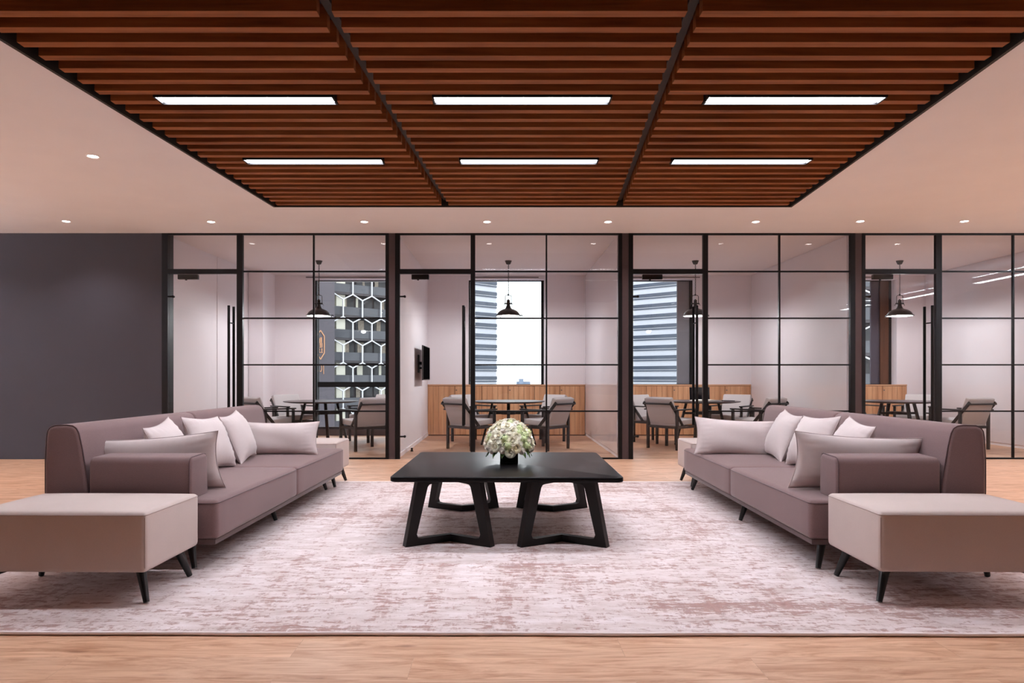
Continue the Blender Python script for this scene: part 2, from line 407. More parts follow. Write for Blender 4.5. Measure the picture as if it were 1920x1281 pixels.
# back wall with window openings : rooms 1-4
WT = 2.98                      # window head
wins = [(-3.625, -1.80, 0.10), (-0.66, 0.79, 0.965), (2.30, 3.66, 0.965), (5.25, 7.50, 0.965)]
def back_wall(x0, x1, win):
    a, b, sill = win; m = MB()
    m.span(x0, a, YB, YB + 0.35, 0, Z); m.span(b, x1, YB, YB + 0.35, 0, Z)
    m.span(a, b, YB, YB + 0.35, 0, sill); m.span(a, b, YB, YB + 0.35, WT, Z)
    return struct(m.obj('wall_back', M['white']))
back_wall(-4.34, -1.565, wins[0]); back_wall(-1.43, 1.575, wins[1]); back_wall(1.715, 4.725, wins[2]); back_wall(4.865, 8.05, wins[3])
struct(MB().span(8.19, XR, YB, YB + 0.35, 0, Z).obj('wall_back', M['white']))
struct(MB().span(XL, -4.60, YB - 2, YB - 1.9, 0, Z).obj('wall_back', M['white']))

# exterior windows
wlab = ['tall full-height window with dark frame and low transom bar', 'window onto white sky above the middle oak cabinets',
        'window onto striped office tower above oak cabinets', 'dark window of the room furthest toward the end, above oak cabinets']
for i, (a, b, sill) in enumerate(wins):
    w = bpy.data.objects.new('window_%d' % (i + 5), None); COL.objects.link(w); struct(w, wlab[i], 'window')
    w.location = ((a + b) / 2, YB + 0.22, sill); hw = (b - a) / 2; hh = WT - sill
    fr = MB(); f = 0.05
    fl = 0.03 if i == 0 else f
    fr.span(-hw, -hw + fl, -0.04, 0.04, 0, hh); fr.span(hw - f, hw, -0.04, 0.04, 0, hh)
    fr.span(-hw + f, hw - f, -0.04, 0.04, 0, 0.012 if i else 0.05); fr.span(-hw + f, hw - f, -0.04, 0.04, hh - 0.012, hh)
    if i == 0:
        fr.span(-hw + f, hw - f, -0.05, 0.05, 0.82, 0.92)
        fr.span(-hw + 0.052, -hw + 0.062, -0.03, 0.03, 0.05, hh - 0.012)
    fr.obj('window_frame', M['black'], w)
    MB().span(-hw + fl, hw - f, -0.004, 0.004, 0.012, hh - 0.012).obj('window_pane', M['winglass'], w)
    if i == 2:
        MB().span(hw - f - 0.235, hw - f, 0.01, 0.05, 0.012, hh - 0.012).obj('spandrel_panel', M['slate'], w)
    if i == 3:
        MB().span(hw - f - 0.16, hw - f, -0.035, -0.006, 0.012, hh - 0.012).obj('blind_strip', M['brownstrip'], w)
        MB().span(hw - f - 0.32, hw - f - 0.10, 0.01, 0.05, 0.012, hh - 0.012).obj('spandrel_panel', M['plumpanel'], w)
# brown base below the tall window, dark slot above windows
struct(MB().span(-3.56, -1.60, YB - 0.02, YB - 0.001, 0.0, 0.115).obj('trim_1', M['pillar']))
for x0, x1 in ((-3.75, -1.9), (-0.55, 0.68), (2.35, 3.75), (5.9, 7.3)):
    struct(MB().span(x0, x1, YB - 0.012, YB - 0.001, 3.005, 3.02).obj('trim_2', M['pillar']))

# ------------------------------------------------------------------ glazed front
def PX(p): return (p - 943.0) / 138.6
zr = lambda y: CAM_H + (708.5 - y) / 138.6
FD = 0.05   # frame depth (y)
def fspan(m, xa, xb, za, zb, d=FD): m.span(xa, xb, YW - d / 2, YW + d / 2, za, zb)
MUNT = [zr(509.4), zr(597), zr(684.3), zr(771.2)]
# (door glass px0, px1, post after door px1, glazing px0, mullion px, glazing px1, end post px1, left post px0)
bays = [(316, 445, 456, 588.5, 723.3, 729.5, 305), (750, 882.5, 891, 1024.5, 1159, 1166, 741.3),
        (1186.5, 1317.4, 1326.7, 1461, 1592.8, 1602, 1178), (1621, 1753, 1764, 1899, 2034, 2043, 1614.5)]
dl = ['frameless glass door next to the charcoal wall', 'frameless glass door with a wall screen seen behind it',
      'frameless glass door in front of the room with the laptop', 'frameless glass door showing a pendant lamp and dark window behind it']
gl_ = ['black-grid glazed screen before the room with the tall window', 'black-grid glazed screen behind the flower arrangement',
       'black-grid glazed screen between laptop room door and taupe post', 'black-grid glazed screen running out past the sofa end']
ZT0, ZT1 = zr(514), zr(505)
for i, (d0, d1, p1, mm, g1, e1, l0) in enumerate(bays):
    x0, x1, x2, x3, x4, x5, xl = map(PX, (d0, d1, p1, mm, g1, e1, l0))
    # screen = window_n
    w = bpy.data.objects.new('window_%d' % (i + 1), None); COL.objects.link(w); struct(w, gl_[i], 'glazed screen')
    f = MB()
    fspan(f, xl, x0, 0, Z); fspan(f, x1, x2, 0, Z); fspan(f, x4, x5, 0, Z)
    fspan(f, x0, x1, Z - 0.022, Z); fspan(f, x2, x4, Z - 0.022, Z); fspan(f, x2, x4, 0, 0.02)
    fspan(f, x0, x1, ZT0, ZT1)
    f.obj('frame', M['black'], w)
    mu = MB()
    for zz in MUNT: mu.span(x2, x4, YW - 0.016, YW + 0.016, zz - 0.010, zz + 0.010)
    mu.span(x3 - 0.010, x3 + 0.010, YW - 0.017, YW + 0.017, 0.02, Z - 0.022)
    mu.obj('glazing_bar', M['black'], w)
    gp = MB(); gp.span(x2, x4, YW - 0.005, YW + 0.005, 0.02, Z - 0.022); gp.span(x0, x1, YW - 0.005, YW + 0.005, ZT1, Z - 0.022)
    gp.obj('pane', M['glass'], w)
    # door
    d = bpy.data.objects.new('door_%d' % (i + 1), None); COL.objects.link(d); struct(d, dl[i], 'door'); d.location = (x0, YW, 0)
    W = x1 - x0
    MB().span(0.006, W - 0.006, -0.006, 0.006, 0.008, ZT0 - 0.006).obj('door_pane', M['glass'], d)
    hx = (PX(428.2) + 0.025) if i == 0 else {1: PX(869), 2: PX(1305.2), 3: PX(1746)}[i]
    hx = {0: -3.675, 1: -0.53, 2: 2.60, 3: 5.755}[i] - x0
    for s, zt in ((-1, 2.07), (1, 2.07)):
        h = MB(); h.cyl((hx, s * 0.085, 0.455), (hx, s * 0.085, zt), 0.018, n=14)
        for zz in (0.62, 1.84): h.cyl((hx, s * 0.006, zz), (hx, s * 0.085, zz), 0.009, n=10)
        h.obj('door_handle', M['black'], d)
    for zz in (zr(556.4), zr(818.6)):
        h = MB(); h.cyl((-0.02, -0.012, zz), (0.055, -0.012, zz), 0.011, n=10); h.sphere((0.065, -0.012, zz), 0.018, 10); h.cyl((0.065, -0.02, zz), (0.065, 0.014, zz), 0.016, n=12)
        h.obj('hinge', M['black'], d)
    cx = {0: PX(351), 1: PX(787.5), 2: PX(1224), 3: PX(1657)}[i] - x0
    c = MB(); sz = 0.27 if i != 1 else 0.235
    c.span(cx - sz / 2, cx + sz / 2, 0.008, 0.065, ZT0 - 0.068, ZT0 - 0.004, 0.004); c.cyl((cx - 0.03, 0.035, ZT0 - 0.08), (cx - 0.03, 0.035, ZT0 - 0.068), 0.014)
    c.obj('door_closer', M['black'], d)
# taupe pillars between bays
for a, b in ((729.5, 741.3), (1166, 1178), (1602, 1614.5), (2043, 2056)):
    struct(MB().span(PX(a), PX(b), YW - 0.02, YW + 0.10, 0, Z).obj('trim_3', M['pillar']))
struct(MB().span(-4.61, PX(316), YW + 0.03, YW + 0.14, 0, Z).obj('trim_3', M['black']))
fr = MB(); fspan(fr, PX(2056), XR, 0, 0.02); fspan(fr, PX(2056), XR, Z - 0.022, Z)
for x in (PX(2190), PX(2300)): fspan(fr, x, x + 0.05, 0.02, Z - 0.022)
struct(fr.obj('trim_4', M['black']))

# ------------------------------------------------------------------ slatted ceiling panel (three bays)
DIV = [PXL, -0.65, 1.324, PXR]
LR = {'y': [6.163, 4.80, 3.437], 'x0': [[-2.33, -0.395, 1.517], [-2.404, -0.499, 1.414]]}
def LX(r, c): return LR['x0'][0][c] + 0.628 - (6.163 - LR['y'][r]) * SH
zs = []; y = 7.70
while y > PY0 + 0.1: zs.append(y); y -= 0.1682
SB, SHT = ROOM_H, 0.13
pl = ['slatted timber ceiling bay nearest the charcoal wall', 'middle slatted timber ceiling bay above the coffee table', 'slatted timber ceiling bay over the sofa with the uncovered far floor']
pl = ['slatted walnut ceiling bay above the sofa nearer the charcoal wall', 'slatted walnut ceiling bay above the coffee table', 'slatted walnut ceiling bay above the sofa farther from the charcoal wall']
for i in range(3):
    t = thing('slatted_ceiling_panel', pl[i], 'ceiling panel', ((DIV[i] + DIV[i + 1]) / 2, (PY0 + PY1) / 2, SB), 0, 'slatted timber ceiling bays')
    ox, oy, oz = t.location
    m = MB(); gl2 = 0.06 if i == 0 else 0.04; gr = 0.06 if i == 2 else 0.04
    for y in zs:
        a = px_at(DIV[i], y) + gl2 - ox; b = px_at(DIV[i + 1], y) - gr - ox
        cuts = [(LX(r, i) - 0.632, LX(r, i) + 0.632) for r, yl in enumerate(LR['y']) if abs(y - yl) < 0.072 + 0.031]
        for ca, cb in cuts:
            m.span(a, ca - ox, y - 0.031 - oy, y + 0.031 - oy, 0, SHT, mat=0); a = cb - ox
        m.span(a, b, y - 0.031 - oy, y + 0.031 - oy, 0, SHT, mat=0)
    m.obj('slat_row', M['slat'], t)
    # cross carriers above the slats
    for fx in (0.2, 0.8):
        m = MB(); xb = DIV[i] + (DIV[i + 1] - DIV[i]) * fx
        m.prism([(px_at(xb, PY0 + 0.06) - 0.02 - ox, PY0 + 0.06 - oy), (px_at(xb, PY0 + 0.06) + 0.02 - ox, PY0 + 0.06 - oy), (xb + 0.02 - ox, PY1 - 0.04 - oy), (xb - 0.02 - ox, PY1 - 0.04 - oy)], 0.06, Matrix.Translation((0, 0, SHT + 0.001)))
        m.obj('carrier_rail', M['trim'], t)
def skew_bar(name, xb, w, z0, h, mat):
    m = MB(); m.prism([(px_at(xb, PY0) - w / 2, PY0 + 0.001), (px_at(xb, PY0) + w / 2, PY0 + 0.001), (xb + w / 2, PY1 - 0.001), (xb - w / 2, PY1 - 0.001)], h, Matrix.Translation((0, 0, z0)))
    return m.obj(name, mat)
for i, xb in enumerate((-0.65, 1.324)):
    o = skew_bar('ceiling_divider_beam', xb, 0.05, SB + 0.062, 0.12, M['carrier'])
    # notched blocks of the divider
    tag(o, ['dark divider beam between slatted bays, nearer the charcoal wall', 'dark divider beam between slatted bays, farther from the charcoal wall'][i], 'beam', 'ceiling divider beams')
m = MB()
for xb, s in ((PXL, 1), (PXR, -1)):
    m.prism([(px_at(xb, PY0), PY0), (px_at(xb, PY0) + s * 0.022, PY0), (xb + s * 0.022, PY1), (xb, PY1)], 0.30, Matrix.Translation((0, 0, SB - 0.012)))
m.span(PXL + 0.022, PXR - 0.022, PY1 - 0.022, PY1, SB - 0.012, SB + 0.29)
m.span(px_at(PXL, PY0) + 0.022, px_at(PXR, PY0) - 0.022, PY0, PY0 + 0.022, SB - 0.012, SB + 0.29)
struct(m.obj('trim_5', M['trim']), 'thin black edge frame around slatted ceiling panel', 'trim')

# linear lights
LR = {'y': [6.163, 4.80, 3.437], 'x0': [[-2.33, -0.395, 1.517], [-2.404, -0.499, 1.414]]}
def linear_light(loc, label, group, rz=0.0):
    t = thing('linear_ceiling_light', label, 'ceiling light', loc, rz, group)
    b = MB(); b.span(-0.625, 0.625, -0.068, 0.068, 0.020, 0.09)
    b.span(-0.625, 0.625, -0.068, -0.062, -0.006, 0.020); b.span(-0.625, 0.625, 0.062, 0.068, -0.006, 0.020)
    b.span(-0.625, -0.612, -0.062, 0.062, -0.006, 0.020); b.span(0.612, 0.625, -0.062, 0.062, -0.006, 0.020)
    b.obj('housing', M['black'], t)
    MB().span(-0.611, 0.611, -0.0615, 0.0615, 0.011, 0.0195).obj('diffuser', M['led'], t)
    return t
wh = ['above the sofa nearer the charcoal wall', 'above the coffee table line', 'above the sofa farther from charcoal wall']
rw = ['first row from the glass rooms', 'second row from the glass rooms', 'third row from the glass rooms', 'fourth row from the glass rooms']
src = None
for r, y in enumerate(LR['y']):
    for c in range(3):
        lab = 'linear light, ' + rw[r] + ', ' + wh[c]
        if src is None: src = linear_light((LX(r, c), y, SB), lab, 'linear lights in the slatted ceiling')
        else: copy_thing(src, lab, (LX(r, c), y, SB))
def suspended_light(loc, label):
    t = copy_tree(src); t.name = 'pendant_linear_light'; t['label'] = label; t.location = loc; t.rotation_euler = (0, 0, PI / 2); t['group'] = 'suspended linear lights along the hall sides'
    for c in list(t.children):
        if c.name.startswith('diffuser'): c.location.z = -0.019
    MB().span(-0.60, 0.60, -0.05, 0.05, 0.091, 0.096).obj('upper_diffuser', M['uplight'], t)  # glowing top added to throw extra light on the ceiling
    for sx in (-0.5, 0.5): MB().cyl((sx, 0, 0.097), (sx, 0, Z - loc[2] - 0.002), 0.003, n=6).obj('suspension_wire', M['black'], t)
    return t
for (x, y, dz, w_) in ((8.7, 4.25, .24, 'over the far aisle, middle of the hall'), (8.55, 6.75, .24, 'over the far aisle, closest to the glass'), (8.55, 1.9, .24, 'over the far aisle, closest to the camera'),
                   (-8.3, 6.75, .65, 'added to light the ceiling, charcoal-side aisle, closest to the wall'), (-8.3, 4.25, .65, 'added to light the ceiling, charcoal-side aisle, middle of the hall')):  # the charcoal-side pair is added only to help light the ceiling
    suspended_light((x, y, Z - dz), 'suspended linear light ' + w_)

# downlights
def downlight(loc, label):
    t = thing('recessed_downlight', label, 'downlight', loc, 0, 'recessed ceiling downlights')
    MB().lathe([(0.040, -0.001), (0.052, -0.006), (0.055, -0.001), (0.055, 0.0)], n=24).obj('trim_ring', M['dtrim'], t)
    MB().lathe([(0.0, -0.005), (0.030, -0.005), (0.040, -0.001), (0.0, -0.0005)], n=20).obj('lens', M['down'], t)
    return t
dpx = [(124, 415, 'above the charcoal wall'), (396, 416, 'above the glass door by the charcoal wall'), (683, 416, 'above the glazed screen with the tall window'), (913, 416, 'above the post beside the flower room door'),
       (1140, 416, 'above the screen end of the middle room'), (1417, 416, 'above the laptop room screen'), (1613, 415, 'above the taupe post by the last door'), (1808, 415, 'above the last glazed screen'), (174, 293, 'alone between slatted panel and charcoal wall')]
src_d = None
for px, py, wtx in dpx:
    s = (708.5 - py) / (Z - CAM_H); x = (px - 943) / s; y = 1280 / s
    lab = 'small glowing recessed downlight ' + wtx
    if src_d is None: t = src_d = downlight((x, y, Z), lab)
    else: t = copy_thing(src_d, lab, (x, y, Z))
def spot(x, y):
    o = lamp('downlight_and_fill_lamp', 'SPOT', (x, y, Z - 0.03), SPOT_E, (0.94, 0.95, 1.0), None, (0, 0, 0), spot_size=math.radians(125), spot_blend=1.0, shadow_soft_size=0.05)
    o.visible_glossy = False
for px, py, wtx in dpx:
    s = (708.5 - py) / (Z - CAM_H); x = (px - 943) / s; y = 1280 / s
    spot(x, y)
for x in (-8.0, -6.6, -5.0, 5.1, 6.7, 8.2):  # unseen fill spots without fixtures, added to brighten floor and ceiling bounce
    for y in (2.7, 4.6, 6.4):
        if abs(x) in (5.0, 5.1) and (y > 4.5 and x < 0 or y == 2.7): continue
        spot(x, y)
for x in (-7.2, 7.2, 9.0): spot(x, 8.51)

# ================================================================== RUG
RX0, RX1, RY0, RY1 = -3.35, 3.5, 2.915, 7.13
rug = thing('area_rug', 'large distressed pink and taupe woven rug under sofas and coffee table', 'rug', ((RX0 + RX1) / 2, (RY0 + RY1) / 2, 0), -0.004)
hx, hy = (RX1 - RX0) / 2, (RY1 - RY0) / 2
MB().span(-hx, hx, -hy, hy, 0.0005, 0.012, 0.003).obj('pile', M['rug'], rug)
b = MB(); e = 0.0095
pts = []
nx = 60
for k in range(nx + 1): pts.append((-hx + 2 * hx * k / nx, -hy - 0.007 + 0.004 * math.sin(k * 0.7) * math.sin(k * 0.23), e))
pts += [(hx, hy, e), (-hx, hy, e)]
b.tube(pts, 0.0085, 8, True); b.obj('binding', M['binding'], rug)
RUGZ = 0.0135

# ================================================================== SOFAS, OTTOMANS, PILLOWS
TILT = -0.0156
def cx_at(y): return 0.0156 * y
def peg_leg(m, x, y, dx, dy, h=0.16, zt=None):
    """tapered peg splayed outward by (dx,dy), with a flat bracket pointing inward"""
    z1 = h - 0.012
    m.cyl((x, y, z1), (x + dx, y + dy, 0.004), 0.024, 0.014, 14)
    l = math.hypot(dx, dy) or 1
    m.bar((x + dx / l * 0.015, y + dy / l * 0.015, h - 0.006), (x - dx / l * 0.15, y - dy / l * 0.15, h - 0.006), 0.012, 0.05, 0.002)
    m.bar((x + dx * 0.1, y + dy * 0.1, h - 0.03), (x - dx / l * 0.09, y - dy / l * 0.09, h - 0.008), 0.012, 0.03, 0.002)
def soft_box(sx, sy, sz, r, crown=0.0, seg=4, div=10):
    """cushion block, origin at bottom centre, rounded edges, top slightly crowned"""
    t = bmesh.new(); bmesh.ops.create_cube(t, size=1); bmesh.ops.scale(t, vec=(sx, sy, sz), verts=t.verts)
    bmesh.ops.bevel(t, geom=list(t.edges), offset=r, segments=seg, profile=0.5, affect='EDGES')
    # slice for crowning
    for ax, s in ((0, sx), (1, sy)):
        for k in range(1, div):
            co = [0, 0, 0]; no = [0, 0, 0]; co[ax] = -s / 2 + s * k / div; no[ax] = 1
            bmesh.ops.bisect_plane(t, geom=list(t.verts) + list(t.edges) + list(t.faces), plane_co=co, plane_no=no)
    for v in t.verts:
        u, w = 2 * v.co.x / sx, 2 * v.co.y / sy
        k = max(0, (1 - abs(u) ** 3)) * max(0, (1 - abs(w) ** 3))
        if v.co.z > sz / 2 - r * 1.2: v.co.z += crown * k
    bmesh.ops.translate(t, vec=(0, 0, sz / 2), verts=t.verts)
    return t
def seam_rect(m, sx, sy, z, r, rad=0.004, inset=0.0):
    pts = []
    for cxs, cys, a0 in ((1, 1, 0), (-1, 1, 90), (-1, -1, 180), (1, -1, 270)):
        for k in range(5):
            a = math.radians(a0 + k * 22.5)
            pts.append((cxs * (sx / 2 - r) + (r - inset) * math.cos(a), cys * (sy / 2 - r) + (r - inset) * math.sin(a), z))
    full = []
    for a, b_ in zip(pts, pts[1:] + pts[:1]):
        full.append(a)
    m.tube(full, rad, 6, True)

OW, OD = 0.87, 0.55
def make_ottoman(label, loc, rz):
    t = thing('ottoman', label, 'ottoman', loc, rz, 'beige ottomans at the sofa ends')
    m = MB(); m._add(soft_box(OW, OD, 0.288, 0.022, 0.012), Matrix.Translation((0, 0, 0.158)), 0, True); m.obj('cushion', M['ottoman'], t, 60)
    m = MB(); seam_rect(m, OW, OD, 0.158 + 0.288 - 0.014, 0.022, 0.0028, 0.0012)
    for sx in (-1, 1):
        for sy in (-1, 1):
            m.tube([(sx * (OW / 2 - 0.006), sy * (OD / 2 - 0.006), 0.18), (sx * (OW / 2 - 0.006), sy * (OD / 2 - 0.006), 0.42)], 0.002, 6)
    m.obj('piping', M['ottoman_seam'], t)
    for sx in (-1, 1):
        for sy in (-1, 1):
            m = MB(); peg_leg(m, sx * (OW / 2 - 0.07), sy * (OD / 2 - 0.09), sx * 0.045, sy * 0.035); m.obj('leg', M['leg'], t)
    return t
def ott_loc(side, y0):
    yc = y0 + OD / 2; return (cx_at(yc) + side * (1.745 + OW / 2), yc, RUGZ)
ot = make_ottoman('beige ottoman at the camera end of the sofa nearer the charcoal wall', ott_loc(-1, 3.243), TILT)
copy_thing(ot, 'beige ottoman at the camera end of the sofa farther from the charcoal wall', ott_loc(1, 3.243), TILT)
copy_thing(ot, 'beige ottoman between charcoal-side sofa and glass rooms', ott_loc(-1, 6.715), TILT)
copy_thing(ot, 'beige ottoman between the other sofa and laptop room door', ott_loc(1, 6.715), TILT)

SL, SD = 2.86, 0.985       # sofa length, depth
SY0 = 3.835
def make_sofa(side, label):
    """local: x from 0 (seat front) outward to side*SD, y from 0 (camera end) to SL"""
    t = thing('sofa', label, 'sofa', (cx_at(SY0) + side * 1.665, SY0, RUGZ), TILT, 'mauve sofas')
    s = side
    # plinth
    MB().span(s * 0.015, s * (SD - 0.03), 0.012, SL - 0.012, 0.145, 0.175, 0.004).obj('base', M['plinth'], t)
    # seats
    half = SL / 2
    for k in range(2):
        m = MB(); m._add(soft_box(0.78, half - 0.004, 0.225, 0.03, 0.016), Matrix.Translation((s * 0.39, half * (k + 0.5), 0.172)), 0, True)
        o = m.obj('seat_cushion', M['sofa'], t, 60)
        m = MB(); seam_rect(m, 0.78, half - 0.004, 0.172 + 0.225 - 0.018, 0.03, 0.003, 0.0015); mm = m.obj('piping', M['sofa_seam'], o); mm.location = (s * 0.39, half * (k + 0.5), 0)
    # back: profile in (depth, z)
    prof = [(0.735, 0.40), (0.79, 0.80)]
    for k in range(7):
        a = math.radians(200 - k * 18)
    p = [(0.735, 0.17), (0.735, 0.42), (0.752, 0.56), (0.775, 0.70), (0.792, 0.775), (0.806, 0.800), (0.828, 0.815), (0.86, 0.82), (0.93, 0.818), (0.958, 0.806), (0.972, 0.785), (0.978, 0.75), (0.985, 0.62), (0.985, 0.45), (0.975, 0.30), (0.955, 0.17)]
    for k in range(2):
        m = MB()
        poly = [(s * x, z) for x, z in p]
        if s < 0: poly = poly[::-1]
        # prism in XY -> rotate to XZ, extrude along +Y
        R = Matrix(((1, 0, 0, 0), (0, 0, 1, half * k + 0.003), (0, 1, 0, 0), (0, 0, 0, 1)))
        m.prism(poly, half - 0.006, R, 0.022, 4)
        m.fix = True
        o = m.obj('backrest', M['sofa'], t, 50)
        m = MB()
        for ye in (half * k + 0.006, half * (k + 1) - 0.006):
            if (k == 0 and ye < 1) or (k == 1 and ye > half + 1):
                m.tube([(s * x, ye - (0.003 if k == 0 else -0.003) + (0.010 if k == 0 else -0.010), z) for x, z in p[1:-1]], 0.003, 6)
        m.obj('piping', M['sofa_seam'], o)
    # arm at camera end
    m = MB()
    A0, A1 = 0.15, 0.733
    poly = [(0.0, 0.392), (0.0, 0.60), (0.004, 0.615), (0.014, 0.630), (0.03, 0.637), (0.185, 0.642), (0.20, 0.637), (0.21, 0.622), (0.215, 0.60), (0.222, 0.392)]
    # profile along y, extruded in x
    X0 = A0 if s > 0 else -A1
    R = Matrix(((0, 0, 1, X0), (1, 0, 0, 0.003), (0, 1, 0, 0), (0, 0, 0, 1)))
    m.prism(poly[::-1], A1 - A0, R, 0.02, 4); m.fix = True
    o = m.obj('armrest', M['sofa'], t, 50)
    m = MB(); xe = s * (A0 + 0.010)
    m.tube([(xe, y + 0.003, z) for y, z in poly], 0.003, 6)
    m.obj('piping', M['sofa_seam'], o)
    # legs: corners + middle
    li = 0.10 if s > 0 else 0.185
    for x, y, dx, dy in ((li, 0.08, -0.035, -0.035), (li, SL / 2 - 0.08, -0.045, -0.004), (li, SL - 0.12, -0.035, 0.035), (0.86, 0.08, 0.03, -0.035), (0.86, SL / 2 - 0.08, 0.035, -0.004), (0.86, SL - 0.12, 0.03, 0.035)):
        m = MB(); peg_leg(m, s * x, y, s * dx, dy, 0.148); m.obj('leg', M['leg'], t)
    return t
make_sofa(-1, 'long mauve-brown sofa, the one nearer the charcoal wall')
make_sofa(1, 'long mauve-brown sofa, the one farther from the charcoal wall')

def pillow_mesh(w, h, T, seed=0, nx=30, ny=24):
    """pillow in local XZ plane (width X, height Z, bottom at z=0), thickness along Y"""
    rnd = random.Random(seed); t = bmesh.new(); ph = rnd.random() * 6
    gridv = {}
    for side in (1, -1):
        for i in range(nx + 1):
            for j in range(ny + 1):
                u = -1 + 2 * i / nx; v = -1 + 2 * j / ny
                if side == -1 and (i in (0, nx) or j in (0, ny)):
                    gridv[(side, i, j)] = gridv[(1, i, j)]; continue
                # concentrate samples toward edges
                uu = math.sin(u * PI / 2) * 0.55 + u * 0.45; vv = math.sin(v * PI / 2) * 0.55 + v * 0.45
                kx = 0.085 * (1 - vv * vv); kz = 0.11 * (1 - uu * uu)
                x = w / 2 * uu * (1 - kx * abs(uu) ** 2); z = h / 2 * vv * (1 - kz * abs(vv) ** 2)
                e = max(0, 1 - abs(uu) ** 2.6) ** 0.62 * max(0, 1 - abs(vv) ** 2.6) ** 0.62
                y = T / 2 * e
                wr = 0.006 * math.sin(vv * 26 + ph + 1.5 * math.sin(uu * 5)) * max(0, abs(uu) - 0.55) * 2.2 * (1 - abs(uu)) * 4
                wr += 0.005 * math.sin(uu * 30 + ph) * max(0, abs(vv) - 0.6) * 2.2 * (1 - abs(vv)) * 4
                wr += 0.004 * math.sin(uu * 3.1 + vv * 4.3 + ph) * e
                gridv[(side, i, j)] = t.verts.new((x, side * (y + wr * (1 if e > 0.02 else 0)), z))
    for side in (1, -1):
        for i in range(nx):
            for j in range(ny):
                q = [gridv[(side, i, j)], gridv[(side, i + 1, j)], gridv[(side, i + 1, j + 1)], gridv[(side, i, j + 1)]]
                t.faces.new(q[::-1] if side == 1 else q)
    edge = [gridv[(1, i, 0)].co.copy() for i in range(nx)] + [gridv[(1, nx, j)].co.copy() for j in range(ny)] + [gridv[(1, i, ny)].co.copy() for i in range(nx, 0, -1)] + [gridv[(1, 0, j)].co.copy() for j in range(ny, 0, -1)]
    return t, edge
def pillow(name, label, w, h, T, mtx, seed, group):
    o = thing(name, label, 'pillow', (0, 0, 0), 0, group)
    o.matrix_world = mtx
    t, edge = pillow_mesh(w, h, T, seed)
    m = MB(); m._add(t, Matrix.Translation((0, 0, h / 2)), 0, True); m.obj('cover', M['pillow'], o, 80)
    m = MB(); m.tube([(p.x, p.y, p.z + h / 2) for p in edge], 0.0028, 6, True); m.obj('piping', M['pillow_seam'], o)
    return o
SEAT = RUGZ + 0.172 + 0.225 + 0.012
def pil(name, label, x, y, yaw, lean, w, h, T, seed, group, roll=0.0, dz=0.0):
    """yaw: rotation of the pillow's width axis from +X ; lean tips top toward local -Y"""
    mtx = Matrix.Translation((x, y, SEAT + dz)) @ Matrix.Rotation(yaw, 4, 'Z') @ Matrix.Rotation(lean, 4, 'X') @ Matrix.Rotation(roll, 4, 'Y')
    return pillow(name, label, w, h, T, mtx, seed, group)
G1 = 'pale pillows on the sofa nearer the charcoal wall'; G2 = 'pale pillows on the sofa farther from the charcoal wall'
R = math.radians
# left sofa: leaning against back (back face at local x 0.75 outward)
def bx(side, y, d): return cx_at(y) + side * (1.665 + d)
for side, G, pos in ((-1, G1, ((5.66, 'nearest the glass rooms'), (5.09, 'the middle one'), (4.54, 'nearest the armrest'))), (1, G2, ((5.78, 'nearest the glass rooms'), (5.18, 'the middle one'), (4.66, 'nearest the armrest')))):
    who = 'charcoal-side sofa' if side < 0 else 'far-side sofa'
    for k, (y, wtx) in enumerate(pos):
        yaw = PI / 2 * side + R((-6, 4, -8)[k]) * side
        # width axis along Y ; local -Y must point outward (toward backrest)
        lean = R(23)
        pil('square_pillow', 'square pale pillow leaning on back of the %s, %s' % (who, wtx), bx(side, y, 0.525), y, yaw, lean, 0.52, 0.42, 0.18, 3 + k + 10 * (side > 0), G, R((4, -3, 5)[k]) * -side)
# long lumbar pillows
pil('long_pillow', 'long pale pillow lying against the armrest of the charcoal-side sofa', -2.09, 4.17, R(4), R(10), 0.78, 0.36, 0.15, 21, G1, R(-4), -0.024)
pil('long_pillow', 'long pale pillow lying against the armrest of the sofa opposite', 2.13, 4.17, R(-4), R(10), 0.76, 0.36, 0.15, 22, G2, R(3), -0.018)
pil('long_pillow', 'long pale pillow at the ottoman end of the charcoal-side sofa', -1.97, 6.02, R(4), R(-10), 0.68, 0.30, 0.16, 23, G1, R(0), -0.008)
pil('long_pillow', 'long pale pillow at the glass-room end of the opposite sofa', 2.05, 6.05, R(-6), R(-10), 0.70, 0.335, 0.16, 24, G2, R(3), -0.02)

